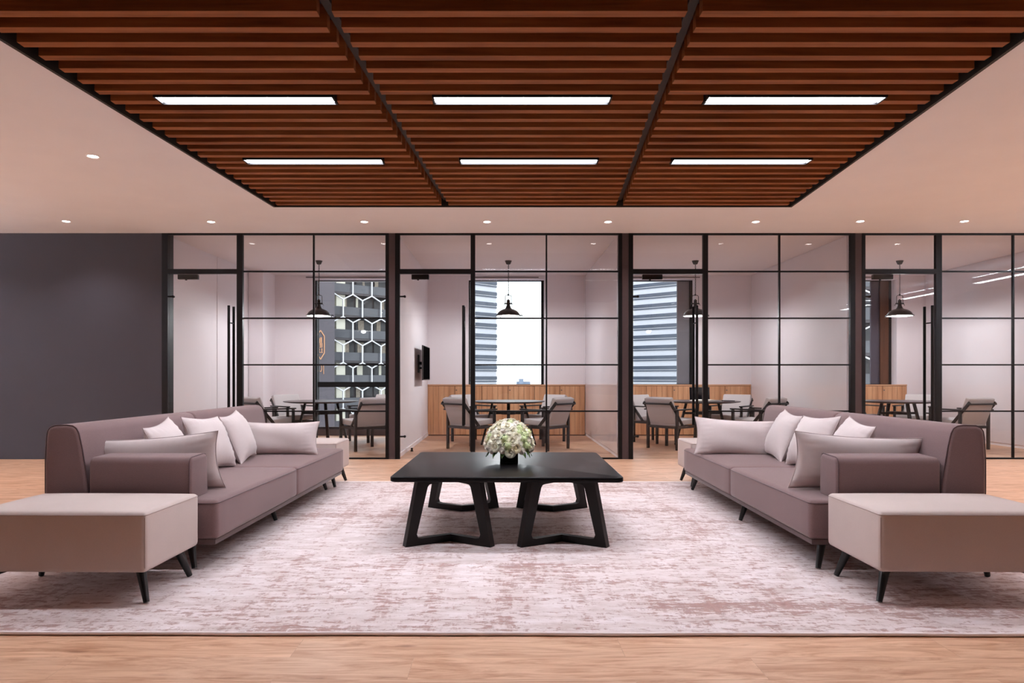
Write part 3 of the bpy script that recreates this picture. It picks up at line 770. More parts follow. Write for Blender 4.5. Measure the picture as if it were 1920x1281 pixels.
# ================================================================== COFFEE TABLE
TH = 0.47
tx, ty = cx_at(5.06) - 0.045, 5.055
ct = thing('coffee_table', 'square black wooden coffee table with angular bent-frame legs', 'coffee table', (tx, ty, RUGZ), TILT)
m = MB()
def rrect(hw, hd, r, n=6):
    pts = []
    for sx, sy, a0 in ((1, 1, 0), (-1, 1, 90), (-1, -1, 180), (1, -1, 270)):
        for k in range(n + 1):
            a = R(a0 + 90 * k / n); pts.append((sx * (hw - r) + r * math.cos(a), sy * (hd - r) + r * math.sin(a)))
    return pts
H0 = TH - RUGZ
m.prism(rrect(0.745, 0.735, 0.05), 0.034, Matrix.Translation((0, 0, H0 - 0.034)), 0.009, 3)
m.obj('tabletop', M['tblack'], ct, 50)
def bent_frame(xc, yf, vdir):
    """closed trapezoid frame bent at its middle; feet at yf, middle shifted by vdir"""
    m = MB(); W2b, W2t = 0.285, 0.20; zt = H0 - 0.034; y1 = vdir * 0.17
    for s in (-1, 1):
        # half frame in plane from foot (s*W2b, 0) to mid (0,y1): define by (u,z), u 0 = mid, 1 = foot
        def P(x, z):
            u = abs(x) / W2b; return (xc + s * abs(x), yf + y1 * (1 - u), z)
        outer = [(0, 0.0), (0.19, 0.0), (W2b, 0.0), (W2t + 0.012, zt), (0.12, zt), (0, zt)]
        inner = [(0, 0.046), (0.185, 0.044), (0.210, 0.050), (0.218, 0.074), (0.153, zt - 0.05), (0.143, zt - 0.034), (0.125, zt - 0.03), (0, zt - 0.022)]
        t = bmesh.new(); th = 0.026
        d = Vector((s * W2b, -y1, 0)).normalized(); nrm = Vector((-d.y, d.x, 0))
        def ring(pts, off):
            out = []
            for x, z in pts:
                p = Vector(P(x, z)) + nrm * off
                if x == 0: p.x = xc  # keep the seam flush
                out.append(t.verts.new(p))
            return out
        # build as strips: bottom, leg, top quads by bridging polygons outer->inner
        segs = [([0, 1], [0, 1]), ([1, 2], [1, 2]), ([2, 3], [2, 3]),]
        of, ob = ring(outer, th), ring(outer, -th); inf, inb = ring(inner, th), ring(inner, -th)
        # front/back faces as polygon fan regions
        def facepair(a, b_):
            t.faces.new(a); t.faces.new(b_[::-1])
        def two(io, ii):
            facepair([of[k] for k in io] + [inf[k] for k in ii], [ob[k] for k in io] + [inb[k] for k in ii])
        two([0, 1], [1, 0]); two([1, 2], [3, 2, 1]); two([2, 3], [4, 3]); two([3, 4], [6, 5, 4]); two([4, 5], [7, 6])
        for L_ in ((of, ob), (inf, inb)):
            a, b_ = L_
            for k in range(len(a) - 1): t.faces.new((a[k], a[k + 1], b_[k + 1], b_[k]))
        bmesh.ops.recalc_face_normals(t, faces=t.faces)
        m._add(t, None, 0, False)
    return m.obj('leg_frame', M['tleg'], ct)
for xc, yf, vd in ((-0.375, -0.67, 1), (0.365, -0.67, 1), (-0.375, 0.68, -1), (0.365, 0.68, -1)):
    bent_frame(xc, yf, vd)

# vase + bouquet
vx, vy = 0.045, 5.07
va = thing('square_vase', 'small square black glass vase under the flowers on the coffee table', 'vase', (vx, vy, TH + 0.0005), 0.0)
m = MB(); w = 0.066; hV = 0.135
m.span(-w, w, -w, w, 0, 0.012, 0.003)
for a in ((-w, -w + 0.006, -w, w), (w - 0.006, w, -w, w), (-w + 0.006, w - 0.006, -w, -w + 0.006), (-w + 0.006, w - 0.006, w - 0.006, w)):
    m.span(*a, 0.012, hV, 0.0015)
m.obj('vase_body', M['vase'], va)
bq = thing('flower_bouquet', 'dome bouquet of ivory roses and carnations with green hydrangea on black vase', 'bouquet', (vx, vy, TH), 0.0)
def petal_cup(m, r, open_, up, a, n=6, mat=0, th=0.0):
    """curved petal patch around axis"""
    t = bmesh.new(); rows = []
    for i in range(5):
        f = i / 4; row = []
        for j in range(n + 1):
            g_ = (j / n - 0.5) * 2; width = 0.95 * math.sin(PI * (0.25 + 0.6 * f)) ** 0.6
            ang = a + g_ * width * 0.75
            rr = r * (0.30 + open_ * f) + r * 0.12 * max(0, f - 0.75) * 4 * open_
            zz = up * (f ** 0.8) * (1 - 0.10 * g_ * g_) - (0.10 * r if f > 0.9 else 0) * open_
            row.append(t.verts.new((rr * math.cos(ang), rr * math.sin(ang), zz)))
        rows.append(row)
    for a_, b_ in zip(rows, rows[1:]):
        for j in range(n): t.faces.new((a_[j], a_[j + 1], b_[j + 1], b_[j]))
    m._add(t, None, mat, True)
def rose_mesh(r, mat_i, rnd):
    m = MB(); m.sphere((0, 0, r * 0.35), r * 0.34, 8)
    for ring, (n, op, up) in enumerate(((3, 0.10, 1.0), (5, 0.32, 0.95), (6, 0.62, 0.80), (7, 0.85, 0.52))):
        for k in range(n): petal_cup(m, r, op, r * up, 2 * PI * (k + 0.37 * ring) / n + rnd.random() * 0.2)
    return m
def carn_mesh(r, rnd):
    m = MB()
    m.sphere((0, 0, r * 0.3), r * 0.62, 8)
    t = bmesh.new()
    for lay in range(5):
        R0 = r * (1.0 - 0.17 * lay); z0 = r * (0.22 + 0.18 * lay); nn = 26
        c = [t.verts.new((R0 * 0.35 * math.cos(2 * PI * k / nn), R0 * 0.35 * math.sin(2 * PI * k / nn), z0 - r * 0.12)) for k in range(nn)]
        o = [t.verts.new((R0 * (0.92 + 0.14 * rnd.random()) * math.cos(2 * PI * k / nn), R0 * (0.92 + 0.14 * rnd.random()) * math.sin(2 * PI * k / nn), z0 + r * 0.16 * (1 if k % 2 else -1) * (0.5 + rnd.random() * 0.5))) for k in range(nn)]
        for k in range(nn): t.faces.new((c[k], c[(k + 1) % nn], o[(k + 1) % nn], o[k]))
    m._add(t, None, 0, True); return m
def hyd_mesh(r, rnd):
    m = MB(); m.sphere((0, 0, r * 0.2), r * 0.6, 8)
    for k in range(22):
        th = math.acos(1 - rnd.random() * 0.95); ph = rnd.random() * 2 * PI
        d = Vector((math.sin(th) * math.cos(ph), math.sin(th) * math.sin(ph), math.cos(th)))
        c = d * r * 0.85 + Vector((0, 0, r * 0.1)); q = Vector((0, 0, 1)).rotation_difference(d).to_matrix().to_4x4()
        t = bmesh.new()
        for p in range(4):
            a = p * PI / 2 + rnd.random() * 0.3; rr = r * 0.32
            vs = [t.verts.new(v) for v in ((0, 0, 0), (rr * 0.7 * math.cos(a - 0.5), rr * 0.7 * math.sin(a - 0.5), rr * 0.18), (rr * math.cos(a), rr * math.sin(a), rr * 0.05), (rr * 0.7 * math.cos(a + 0.5), rr * 0.7 * math.sin(a + 0.5), rr * 0.18))]
            t.faces.new(vs)
        m._add(t, Matrix.Translation(c) @ q, 0, True)
    return m
rnd = random.Random(11)
protos = {'rose': [rose_mesh(0.030, 0, rnd) for _ in range(2)], 'carnation': [carn_mesh(0.028, rnd) for _ in range(2)], 'hydrangea': [hyd_mesh(0.034, rnd)]}
meshes = {}
def pm(kind, k, mat, name):
    key = (kind, k, mat)
    if key not in meshes:
        src_ = protos[kind][k]; me = bpy.data.meshes.new(name); src_.bm.to_mesh(me); me.materials.append(M[mat]); meshes[key] = me
    return meshes[key]
DR, DH, DC = 0.182, 0.205, 0.115
m = MB(); m.sphere((0, 0, DC - 0.0), 0.16, 20, 0, (1, 1, 1.05)); foam = m.obj('foliage_base', M['stem'], bq)
foam.location = (0, 0, 0.0)
for v in foam.data.vertices:
    if v.co.z < 0.06 + 0.05: v.co.z = 0.11 + (v.co.z - 0.11) * 0.15
N_F = 92; k = 0; ga = PI * (3 - math.sqrt(5))
for i in range(N_F):
    cz = 1 - (i + 0.5) / N_F * 1.12; th = math.acos(max(-0.2, cz)); ph = i * ga
    d = Vector((math.sin(th) * math.cos(ph), math.sin(th) * math.sin(ph), math.cos(th)))
    p = Vector((d.x * DR, d.y * DR, d.z * DH + DC)) * 1.0
    p += d * (rnd.random() * 0.012 - 0.006)
    u = rnd.random(); cl = 0.5 + 0.5 * math.sin(ph * 1.0 + th * 3)
    green = rnd.random() < (0.34 if (d.x > 0.15 and d.x < 0.75 and d.z > 0.1) or d.x < -0.8 else 0.08)
    if green: kind, mat, nm = 'hydrangea', 'petal_g', 'hydrangea_floret'
    elif u < 0.52: kind, mat, nm = 'carnation', ('petal_p' if rnd.random() < 0.55 else 'petal_w'), 'carnation'
    else: kind, mat, nm = 'rose', ('petal_c' if d.z < 0.25 and rnd.random() < 0.5 else 'petal_w'), 'rose'
    me = pm(kind, rnd.randrange(len(protos[kind])), mat, nm)
    o = bpy.data.objects.new(nm, me); COL.objects.link(o); o.parent = bq
    dd = Vector((d.x, d.y, d.z * 0.9)).normalized()
    s = (0.95 + rnd.random() * 0.3) * (1.0 if kind != 'rose' or d.z > 0.4 else 1.15)
    o.location = p - dd * 0.022 * s; o.rotation_mode = 'QUATERNION'
    o.rotation_quaternion = Vector((0, 0, 1)).rotation_difference(dd); o.scale = (s, s, s)
for k in range(12):
    a = 2 * PI * k / 12 + rnd.random() * 0.3; m = MB(); t = bmesh.new()
    rows = []
    L0 = 0.075
    for i in range(6):
        f = i / 5; w_ = 0.018 * math.sin(PI * min(1, f * 0.95 + 0.05)) ; rows.append([t.verts.new((f * L0, s * w_, 0.006 * abs(s) - 0.03 * f * f)) for s in (-1, 0, 1)])
    for a_, b_ in zip(rows, rows[1:]):
        for j in range(2): t.faces.new((a_[j], a_[j + 1], b_[j + 1], b_[j]))
    m._add(t, None, 0, True); o = m.obj('leaf', M['leaf'], bq)
    rr = 0.12 if k != 9 else 0.055
    o.location = (rr * math.cos(a), rr * math.sin(a), 0.105 if k != 9 else 0.12); o.rotation_euler = (0.2 * rnd.random(), 0.5 if k != 9 else 1.3, a)

# ================================================================== ROOM FURNITURE
def make_chair(label, group):
    t = thing('dining_armchair', label, 'chair', (0, 0, 0), 0, group)
    hw = 0.27; yr, yf = -0.23, 0.25
    # cushions
    m = MB(); m._add(soft_box(0.49, 0.50, 0.085, 0.018, 0.006, 3, 4), Matrix.Translation((0, 0.035, 0.372)) @ Matrix.Rotation(R(3), 4, 'X'), 0, True); m.obj('seat', M['cseat'], t, 60)
    m = MB(); Rb = Matrix.Translation((0, -0.175, 0.395)) @ Matrix.Rotation(R(22), 4, 'X')
    m._add(soft_box(0.49, 0.085, 0.43, 0.018, 0.0, 3, 4), Rb, 0, True); m.obj('backrest', M['cseat'], t, 60)
    for sx in (-1, 1):
        MB().span(sx * hw - 0.019, sx * hw + 0.019, yr - 0.019, yr + 0.019, 0, 0.60, 0.003).obj('leg', M['cwood'], t)
        MB().span(sx * hw - 0.019, sx * hw + 0.019, yf - 0.019, yf + 0.019, 0, 0.60, 0.003).obj('leg', M['cwood'], t)
        MB().span(sx * hw - 0.028, sx * hw + 0.028, yr - 0.07, yf + 0.04, 0.601, 0.622, 0.004).obj('armrest', M['cwood'], t)
    m = MB()
    m.span(-hw + 0.019, hw - 0.019, yr - 0.012, yr + 0.012, 0.325, 0.36); m.span(-hw + 0.019, hw - 0.019, yf - 0.012, yf + 0.012, 0.325, 0.36)
    for sx in (-1, 1): m.span(sx * hw - 0.012, sx * hw + 0.012, yr + 0.019, yf - 0.019, 0.325, 0.362)
    m.obj('seat_rail', M['cwood'], t)
    m = MB()
    for sx in (-1, 1): m.bar((sx * 0.245, -0.04, 0.345), (sx * 0.245, -0.37, 0.73), 0.022, 0.045, 0.003)
    m.bar((-0.262, -0.355, 0.70), (0.262, -0.355, 0.70), 0.05, 0.024, 0.003)
    m.obj('back_frame', M['cwood'], t)
    return t
def make_round_table(label, loc, rz=0.0):
    t = thing('round_meeting_table', label, 'table', loc, rz, 'round tables in the meeting rooms')
    MB().lathe([(0, 0.692), (0.50, 0.692), (0.585, 0.706), (0.600, 0.714), (0.600, 0.719), (0.597, 0.722), (0, 0.722)], n=64).obj('tabletop', M['ttop'], t, 30)
    for k in range(4):
        a = R(90 * k); c, s = math.cos(a), math.sin(a)
        MB().bar((0.26 * c, 0.26 * s, 0.695), (0.44 * c, 0.44 * s, 0.0), 0.05, 0.035, 0.004).obj('leg', M['cwood'], t)
    m = MB()
    for k in range(2):
        a = R(90 * k); m.box((0, 0, 0.52), (0.60, 0.04, 0.035), 0, 2, Matrix.Rotation(a, 4, 'Z'))
    m.lathe([(0, 0.50), (0.12, 0.50), (0.12, 0.545), (0, 0.545)], n=24)
    m.obj('cross_stretcher', M['cwood'], t)
    return t
tabs = [(-2.98, 11.2), (0.09, 11.2), (3.27, 11.2), (6.48, 11.2)]
rt = make_round_table('dark round table in the room with the tall window', (*tabs[0], 0))
copy_thing(rt, 'dark round table behind the flower arrangement, with bare top', (*tabs[1], 0))
copy_thing(rt, 'dark round table carrying a laptop and open book', (*tabs[2], 0))
copy_thing(rt, 'dark round table in the room behind the last glass door', (*tabs[3], 0))
def face(dx, dy): return math.atan2(dy, dx) - PI / 2
rooms = ['in tall-window room', 'in room behind the flowers', 'in laptop room', 'in room behind the last door']
grp = ['chairs in the tall-window room', 'chairs in the room behind the flowers', 'chairs in the laptop room', 'chairs in the last room']
chairs = [
    (0, -3.70, 10.84, .66, .75, 'back turned, beside the charcoal wall end'), (0, -2.13, 10.50, -.64, .77, 'back turned, beside the taupe post'),
    (0, -3.60, 11.80, .72, -.69, 'far side of table, by white pier'), (0, -2.30, 11.88, -.68, -.73, 'far side of table, against the window'),
    (1, -0.50, 10.57, .70, .70, 'back turned, by television wall'), (1, 0.665, 10.57, -.77, .64, 'back turned, by glossy wall'),
    (1, -0.52, 11.82, .70, -.70, 'far side of table, by television wall'), (1, 0.70, 11.82, -.70, -.70, 'far side of table, by glossy wall'),
    (2, 2.63, 10.66, .76, .65, 'back turned, behind the door'), (2, 3.97, 10.66, -.60, .80, 'back turned, by glossy wall'),
    (2, 2.60, 11.72, .66, -.75, 'far side of table, behind the door'), (2, 3.96, 11.86, -.62, -.78, 'far side of table, by glossy wall'),
    (3, 7.12, 10.62, -.25, .97, 'back turned, by glossy wall'), (3, 6.28, 12.03, .25, -.96, 'far side of table, before the dark window'), (3, 7.18, 11.86, -.70, -.70, 'far side of table, by the far wall')]
src_c = None
for r, x, y, dx, dy, lab in chairs:
    full = 'grey cushioned dark-framed armchair ' + rooms[r] + ', ' + lab
    words = full.split()
    full = 'grey armchair ' + rooms[r] + ', ' + lab
    if src_c is None:
        t = src_c = make_chair(full, grp[r]); t.location = (x, y, 0); t.rotation_euler = (0, 0, face(dx, dy))
    else:
        t = copy_thing(src_c, full, (x, y, 0), face(dx, dy)); t['group'] = grp[r]

# pendants
def make_pendant(label, loc):
    t = thing('pendant_lamp', label, 'pendant lamp', loc, 0, 'industrial pendant lamps')
    # origin at ceiling
    MB().lathe([(0, 0), (0.058, 0), (0.056, -0.008), (0.034, -0.058), (0.012, -0.066), (0, -0.066)], n=24).obj('canopy', M['pend'], t)
    ch = MB(); z = -0.066; k = 0
    ch.cyl((0.006, 0, -0.066), (0.006, 0, -0.575), 0.0028, n=6)
    while z > -0.56:
        L1 = 0.030; pts = []
        for i in range(10):
            a = 2 * PI * i / 10; u, v = 0.009 * math.cos(a), (L1 / 2) * math.sin(a)
            pts.append((u, 0, z - L1 / 2 + v) if k % 2 else (0, u, z - L1 / 2 + v))
        ch.tube(pts, 0.0026, 5, True); z -= 0.023; k += 1
    ch.obj('chain', M['pend'], t)
    y = MB(); yk = [(-0.052, 0, -0.715), (-0.052, 0, -0.60), (-0.046, 0, -0.585), (-0.03, 0, -0.577), (0.03, 0, -0.577), (0.046, 0, -0.585), (0.052, 0, -0.60), (0.052, 0, -0.715)]
    y.tube(yk, 0.0055, 8); y.cyl((0, 0, -0.558), (0, 0, -0.583), 0.014)
    for s in (-1, 1):
        y.cyl((s * 0.03, 0, -0.715), (s * 0.066, 0, -0.715), 0.012, n=10); y.tube([(s * 0.062, 0, -0.715), (s * 0.078, 0, -0.735), (s * 0.078, 0, -0.752)], 0.004, 6)
    y.obj('yoke', M['pend'], t)
    sh = MB()
    sh.lathe([(0, -0.64), (0.01, -0.64), (0.012, -0.652), (0.027, -0.656), (0.027, -0.70), (0.036, -0.702), (0.036, -0.722), (0.029, -0.726), (0.029, -0.745), (0.04, -0.775), (0.055, -0.80),
              (0.10, -0.815), (0.14, -0.835), (0.17, -0.862), (0.188, -0.89), (0.193, -0.905), (0.210, -0.908), (0.210, -0.922), (0.190, -0.924)], n=40)
    o = sh.obj('lamp_shade', M['pend'], t)
    for a in (0, 120, 240):
        c, s = math.cos(R(a + 5)), math.sin(R(a + 5)); k = MB()
        k.bar((0.20 * c, 0.20 * s, -0.908), (0.235 * c, 0.235 * s, -0.908), 0.01, 0.014); k.cyl((0.232 * c, 0.232 * s, -0.90), (0.232 * c, 0.232 * s, -0.935), 0.006, n=8)
        k.obj('rim_clip', M['pend'], o)
    MB().lathe([(0.188, -0.921), (0.182, -0.89), (0.165, -0.866), (0.12, -0.836), (0.05, -0.81), (0, -0.806)], n=36).obj('shade_lining', M['pend_in'], t)
    MB().sphere((0, 0, -0.868), 0.036, 14).obj('bulb', M['bulb'], t)
    return t
pends = [(-3.07, 'with the tall window'), (0.09, 'behind the flowers'), (3.21, 'with the laptop'), (6.62, 'behind the last glass door')]
src_p = None
for x, wtx in pends:
    lab = 'black dome pendant lamp on chain in the room ' + wtx
    if src_p is None: src_p = make_pendant(lab, (x, 11.39, Z))
    else: copy_thing(src_p, lab, (x, 11.39, Z))
    lamp('pendant_bulb_light', 'POINT', (x, 11.39, Z - 0.925), PEND_E, (0.96, 0.95, 0.98), shadow_soft_size=0.05)

# cabinets: rooms 2,3,4 in 1 m units
CH = 0.945
def cab_units(x0, x1, edges, locks, grp_, where, first_is_cut=False):
    for i, (a, b_) in enumerate(zip(edges, edges[1:])):
        t = thing('low_cabinet', 'oak cabinet %s, %s' % (where, ('unit nearest charcoal wall', 'middle unit', 'unit farthest from charcoal wall')[i] if len(edges) == 4 else ('nearer the door', 'farther from the door')[i]), 'cabinet', ((a + b_) / 2, YB - 0.001, 0), 0, grp_)
        w = b_ - a
        MB().span(-w / 2 + 0.001, w / 2 - 0.001, -0.022, -0.002, 0.0, CH).obj('cabinet_body', M['groove'], t)
        for k in range(2):
            xa = -w / 2 + k * w / 2 + 0.003; xb = -w / 2 + (k + 1) * w / 2 - 0.003
            d = MB(); nb = max(3, round((xb - xa) / 0.098)); bw = (xb - xa) / nb
            for j in range(nb): d.span(xa + j * bw + (0.0022 if j else 0), xa + (j + 1) * bw - 0.0022, -0.042, -0.023, 0.02, CH - 0.006)
            dd = d.obj('cabinet_door', M['oak'], t)
            if k == 1:
                MB().cyl((xa + 0.028, -0.043, 0.865), (xa + 0.028, -0.050, 0.865), 0.012, n=16).obj('lock', M['lock'], dd)
    o = MB().span(x0, x1, YB - 0.047, YB - 0.002, CH + 0.001, 0.972, 0.002).obj('cabinet_worktop', M['oaktop'])
    tag(o, 'oak worktop over the cabinets ' + where, 'worktop', 'oak worktops')
cab_units(-1.428, 1.56, [-1.428, -0.40, 0.60, 1.56], 3, 'oak cabinets behind the flowers', 'in the room behind the flowers')
cab_units(1.717, 4.71, [1.717, 2.72, 3.72, 4.71], 3, 'oak cabinets in the laptop room', 'in the laptop room')
cab_units(4.867, 7.67, [4.867, 5.80, 6.735, 7.67], 3, 'oak cabinets in the last room', 'in the room behind the last door')

# wall screen in room 2
tv = thing('wall_television', 'flat black television on a swivel bracket on white wall', 'television', (-1.305, 11.55, 1.345), 0)
MB().span(-0.010, 0.014, -0.49, 0.49, -0.285, 0.285, 0.004).obj('bezel', M['tvbody'], tv)
MB().span(0.0145, 0.016, -0.478, 0.478, -0.272, 0.275).obj('screen', M['screen'], tv)
MB().span(-0.034, -0.011, -0.30, 0.30, -0.24, 0.05, 0.006).obj('back_housing', M['tvbody'], tv)
m = MB(); m.span(-0.124, -0.110, -0.09, 0.09, -0.16, 0.14); m.bar((-0.11, -0.03, 0.0), (-0.04, 0.03, 0.0), 0.03, 0.05); m.span(-0.050, -0.035, -0.12, 0.12, -0.12, 0.12)
m.bar((-0.11, 0.03, -0.08), (-0.05, -0.02, -0.08), 0.02, 0.03)
m.obj('wall_bracket', M['black'], tv)
# floor stop
o = MB().lathe([(0, 0), (0.022, 0), (0.022, 0.012), (0.014, 0.02), (0.018, 0.045), (0.012, 0.052), (0, 0.052)], n=16).obj('door_stop', M['black'], loc=(-1.36, 10.2, 0))
tag(o, 'small black door stop on floor under the television', 'door stop')

# laptop + book on room 3 table
TT = 0.7225
lp = thing('laptop', 'open dark laptop standing on the round table', 'laptop', (3.30, 11.42, TT), R(12))
MB().span(-0.16, 0.16, -0.11, 0.11, 0.0, 0.016, 0.004).obj('keyboard_base', M['laptop'], lp)
m = MB(); m.box((0, 0.155, 0.118), (0.32, 0.008, 0.225), 0.003, 2, Matrix.Rotation(R(-22), 4, 'X')); sc = m.obj('laptop_lid', M['laptop'], lp)
lp.rotation_euler = (0, 0, R(160))
bk = thing('open_book', 'open white-paged book lying beside the laptop', 'book', (3.27, 11.02, TT), R(8))
MB().span(-0.22, 0.22, -0.145, 0.145, 0, 0.003).obj('book_cover', M['cover'], bk)
m = MB()
for s in (-1, 1):
    prof = [(0, 0), (0, 0.012), (0.03, 0.021), (0.08, 0.023), (0.15, 0.016), (0.205, 0.010), (0.21, 0)]
    poly = [(s * a, b_) for a, b_ in prof]
    m.prism(poly, 0.28, Matrix(((1, 0, 0, 0), (0, 0, 1, -0.14), (0, 1, 0, 0.0035), (0, 0, 0, 1))))
m.fix = True; m.obj('book_page', M['paper'], bk)
nb_ = MB().span(-0.09, 0.09, -0.065, 0.065, 0, 0.012, 0.002).obj('notebook', M['cover'], loc=(3.62, 10.98, TT)); tag(nb_, 'thin dark notebook beside the open book', 'notebook')

# ================================================================== OUTSIDE
# hexagon-lattice apartment block, front face turned 42 degrees
A0 = Vector((-21.9, 88.0, 0)); ang = R(41.8)
def hex_building(name, label, loc, rz, U0, U1, ZB, ZTop, skip, with_detail=True, pitch=2.86, row=2.99):
    t = thing(name, label, 'building', loc, rz)
    MB().span(U0, U1, 2.2, 9, ZB, ZTop).obj('wall', M['apt'], t)
    FZ = 9.08 + 0.2
    nfl = int((ZTop - ZB) / row)
    z0 = FZ - row * int((FZ - ZB) / row)
    ncol = int((U1 - U0) / pitch); rnd = random.Random(5)
    m = MB()
    for f in range(nfl + 1):
        zz = z0 + f * row
        if zz < ZTop - 0.2: m.span(U0, U1, 0.35, 2.2, zz - 0.22, zz + 0.05)
    m.obj('floor_slab', M['slab'], t)
    for f in range(nfl):
        zz = z0 + f * row
        MB().span(U0, U1, 0.30, 0.36, zz + 0.05, zz + 1.15).obj('balcony_rail', M['balc'], t)
        if with_detail:
            for c in range(ncol):
                ua = U0 + c * pitch
                if not (-4 < ua < 12): continue
                if not (3 < zz < 17): 
                    if not (zz > -4): continue
                w = MB(); w.span(ua + 0.15, ua + pitch - 0.15, 2.12, 2.19, zz + 0.06, zz + 2.6, mat=0)
                x1 = ua + 0.15 + rnd.random() * 1.2; w.span(x1, x1 + 0.3 + rnd.random() * 0.7, 2.05, 2.11, zz + 0.06, zz + 2.6, mat=1)
                w.obj('window', [M['aptwin'], M['curtain'] if rnd.random() > 0.25 else M['sunlit']], t)
        else:
            w = MB(); w.span(U0 + 0.3, U1 - 0.3, 2.12, 2.19, zz + 0.06, zz + 2.6); w.obj('window', M['aptwin'], t)
    # lattice
    m = MB(); hv = row - 0.72
    rr = 0.085
    k = 0; zbase = 9.08
    j = int((ZB - zbase) / row) ; zz = zbase + j * row
    while zz < ZTop:
        off = 0.0 if (j % 2 == 0) else pitch / 2     # B rows offset by half
        u = U0 + ((0.5 * pitch if j % 2 == 0 else 0))
        # anchor: A rows (odd j) have a vertical at u=0
        base = (pitch / 2 if j % 2 == 0 else 0.0)
        n0 = math.ceil((U0 - base) / pitch); n1 = math.floor((U1 - base) / pitch)
        for n_ in range(n0, n1 + 1):
            u = base + n_ * pitch
            if any(a < u < b_ for a, b_ in skip): continue
            m.box((u, 0, zz + hv / 2), (0.13, 0.2, hv))
            for s in (-1, 1):
                ue = u + s * pitch / 2
                if ue < U0 - 0.1 or ue > U1 + 0.1 or any(a < ue < b_ for a, b_ in skip): continue
                m.bar((u, 0, zz + hv), (ue, 0, zz + row), 0.2, 0.13)
        j += 1; zz = zbase + j * row
    m.obj('hexagon_lattice', M['lattice'], t)
    return t
hb = hex_building('apartment_building', 'grey balcony apartment block behind white hexagon lattice, seen through the tall window', A0, ang, -30, 16, -14, 24, [(-3.4, -0.3)])
# cream strip: sunlight patches on the facade put into its colour
MB().span(1.1, 2.4, 1.2, 2.0, -6, 24).obj('sun_patch_strip', M['sunlit'], hb)
# sign pylon
pyl = thing('sign_tower', 'grey clad tower strip with copper outline sign, left of the lattice block', 'building', A0, ang)
pyl['label'] = 'grey clad tower strip with copper outline sign beside the lattice block'
MB().span(-3.35, -0.30, -1.0, -0.15, -14, 24).obj('cladding', M['pylon'], pyl)
m = MB(); zs_ = lambda y: CAM_H + (708.5 - y) / 14.9
uc = -2.3; W2 = 0.52; yy = -1.08
zt, zb2 = zs_(620), zs_(674); za, zb_ = zs_(630.5), zs_(662)
hexp = [(uc, zt), (uc + W2, za), (uc + W2, zb_), (uc, zb2), (uc - W2, zb_), (uc - W2, za)]
for a, b_ in zip(hexp, hexp[1:] + hexp[:1]): m.bar((a[0], yy, a[1]), (b_[0], yy, b_[1]), 0.1, 0.11)
m.obj('sign_outline', M['copper'], pyl)
m = MB()
def stroke(x0, y0, x1, y1): m.bar((uc + x0, yy, zt - (zt - zb2) * y0), (uc + x1, yy, zt - (zt - zb2) * y1), 0.08, 0.075)
for s_ in ((-.22, .24, -.12, .30), (-.12, .30, -.12, .42), (.02, .24, .02, .42), (.14, .24, .14, .42), (-.22, .44, .22, .44), (-.2, .5, .2, .5), (-.2, .44, -.2, .58), (.2, .44, .2, .58), (0, .44, 0, .58), (-.2, .58, .2, .58),
           (-.18, .62, -.18, .76), (.18, .62, .18, .76), (-.3, .76, .3, .76), (-.25, .66, -.1, .66), (.1, .66, .25, .66)): stroke(*s_)
m.obj('sign_character', M['copper'], pyl)
m = MB()
zc0, zc1 = zs_(684), zs_(697)
def arc(uc_, w_, a0, a1, n=10): 
    zc = (zc0 + zc1) / 2; hh = abs(zc0 - zc1) / 2
    m.tube([(uc_ + w_ * math.cos(R(a0 + (a1 - a0) * i / n)), yy, zc + hh * math.sin(R(a0 + (a1 - a0) * i / n))) for i in range(n + 1)], 0.045, 5)
arc(uc - 0.42, 0.15, 0, 350); arc(uc + 0.02, 0.16, -130, 130); m.tube([(uc + 0.42, yy, zc0), (uc + 0.42, yy, zc1), (uc + 0.44, yy, zc1 - 0.3)], 0.045, 5)
m.obj('sign_lettering', M['copper'], pyl)

def tower(name, label, loc, rz, W_, D_, ZB, ZTop, face_u0, period=3.14, zoff=0.0, mats=('tower_w', 'tower_b', 'tower_b2')):
    t = thing(name, label, 'building', loc, rz)
    MB().span(face_u0, face_u0 + W_, 0, D_, ZB, ZTop).obj('wall', M[mats[0]], t)
    n = int((ZTop - ZB) / period)
    for k in range(n):
        z = ZB + zoff + k * period
        m = MB(); m.span(face_u0 - 0.0, face_u0 + W_ + 0.02, -0.25, 0.1, z, z + 0.95); m.span(face_u0, face_u0 + W_ + 0.02, -0.25, 0.1, z - 0.62, z - 0.32, mat=1)
        m.obj('window', [M[mats[1]], M[mats[2]]], t)
    return t
# tower A: right corner at px 931, D=200
D = 200.0
tower('office_tower', 'white office tower with blue-grey window bands, beside the blank sky', ((931 - 943) / 1280 * D, D, 0), R(41.8), 26, 14, -15.4, 60, -26, 3.07, 0.6)
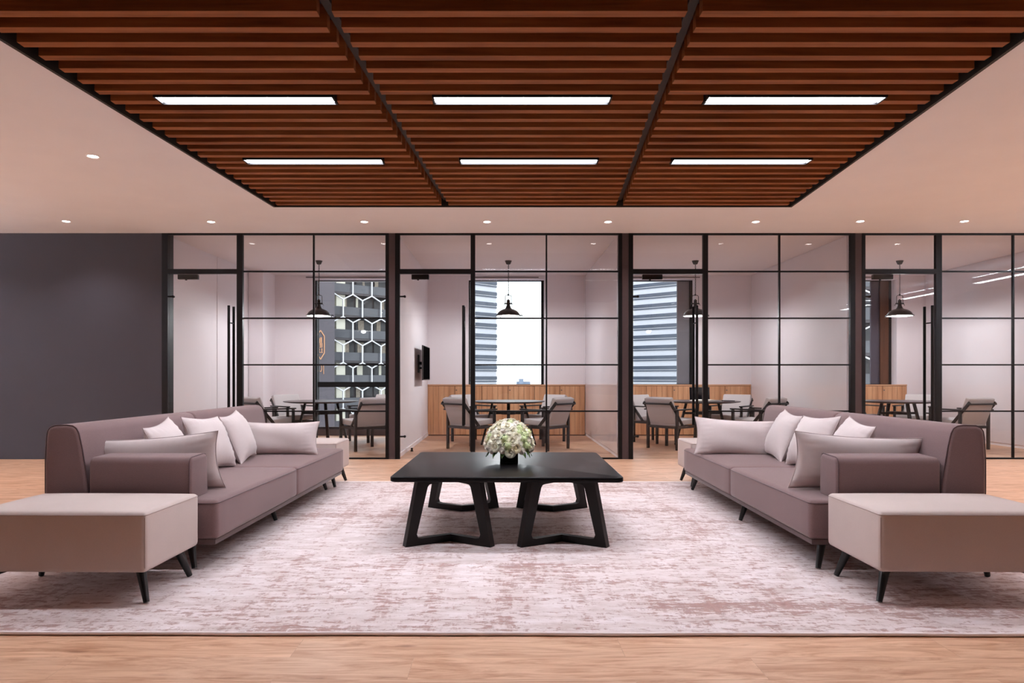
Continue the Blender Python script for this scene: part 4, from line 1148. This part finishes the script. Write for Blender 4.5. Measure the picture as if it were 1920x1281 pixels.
# tower B: right (near) corner at px 1275 ; recedes to the left
xb = (1275 - 943) / 1280 * D
tower('office_tower', 'white office tower with wide window bands, seen through the laptop room door', (xb, D, 0), R(-42), 15.6, 14, -15.4, 60, -15.6, 3.13, 0.3)
tower('office_tower', 'pale sunlit tower edge behind the banded tower', ((1201 - 943) / 1280 * 235, 235, 0), R(-62), 30, 14, -15, 70, -30, 3.1, 0.2, ('sunlit', 'tower_w', 'tower_w'))  # sunny brightness is put into the cream wall colour
hex_building('apartment_building', 'shaded block with a few white lattice bars, seen through the last glass door', (31.0, 62, 0), R(-20), -8, 9, -14, 20, [], False)
o = MB().span(12, 24, 600, 612, -20, -2.2).obj('distant_building', M['far']); tag(o, 'tiny distant grey block low on the skyline', 'building')
o = MB().span(14, 18, 597, 600, -20, 0.2).obj('distant_building', M['far']); tag(o, 'tiny distant grey block, the taller one low on the skyline', 'building')
struct(MB().span(-300, 300, 20, 620, -20.4, -20).obj('street', M['street']))

# ================================================================== WORLD, CAMERA, RENDER LOOK
w = bpy.data.worlds.new('overcast_sky'); S.world = w; w.use_nodes = True; nt = w.node_tree
bg = nt.nodes['Background']; tc = nt.nodes.new('ShaderNodeTexCoord'); sp = nt.nodes.new('ShaderNodeSeparateXYZ')
L(nt, tc.outputs['Generated'], sp.inputs[0])
L(nt, ramp(nt, sp.outputs['Z'], [(0.0, (0.97, 0.985, 1.0, 1)), (0.5, (0.84, 0.91, 1.0, 1))]), bg.inputs[0]); bg.inputs[1].default_value = SKY_E
cam_d = bpy.data.cameras.new('camera'); cam = bpy.data.objects.new('camera', cam_d); COL.objects.link(cam)
cam.location = (0, 0, CAM_H); cam.rotation_euler = (R(90), 0, 0)
cam_d.sensor_width = 36; cam_d.lens = 1280 / 1920 * 36; cam_d.shift_x = (960 - 943) / 1920; cam_d.shift_y = (708.5 - 640.5) / 1920
cam_d.clip_end = 2000; cam_d.clip_start = 0.05
S.camera = cam
vs = S.view_settings; S.display_settings.display_device = 'sRGB'
vs.view_transform = 'Standard'; vs.look = 'None'; vs.exposure = EXPO; vs.gamma = 1.0; vs.use_curve_mapping = False
cy = S.cycles
cy.use_denoising = True; cy.max_bounces = 10; cy.diffuse_bounces = 5; cy.glossy_bounces = 4; cy.transparent_max_bounces = 16
cy.sample_clamp_indirect = 6.0; cy.caustics_reflective = False; cy.caustics_refractive = False
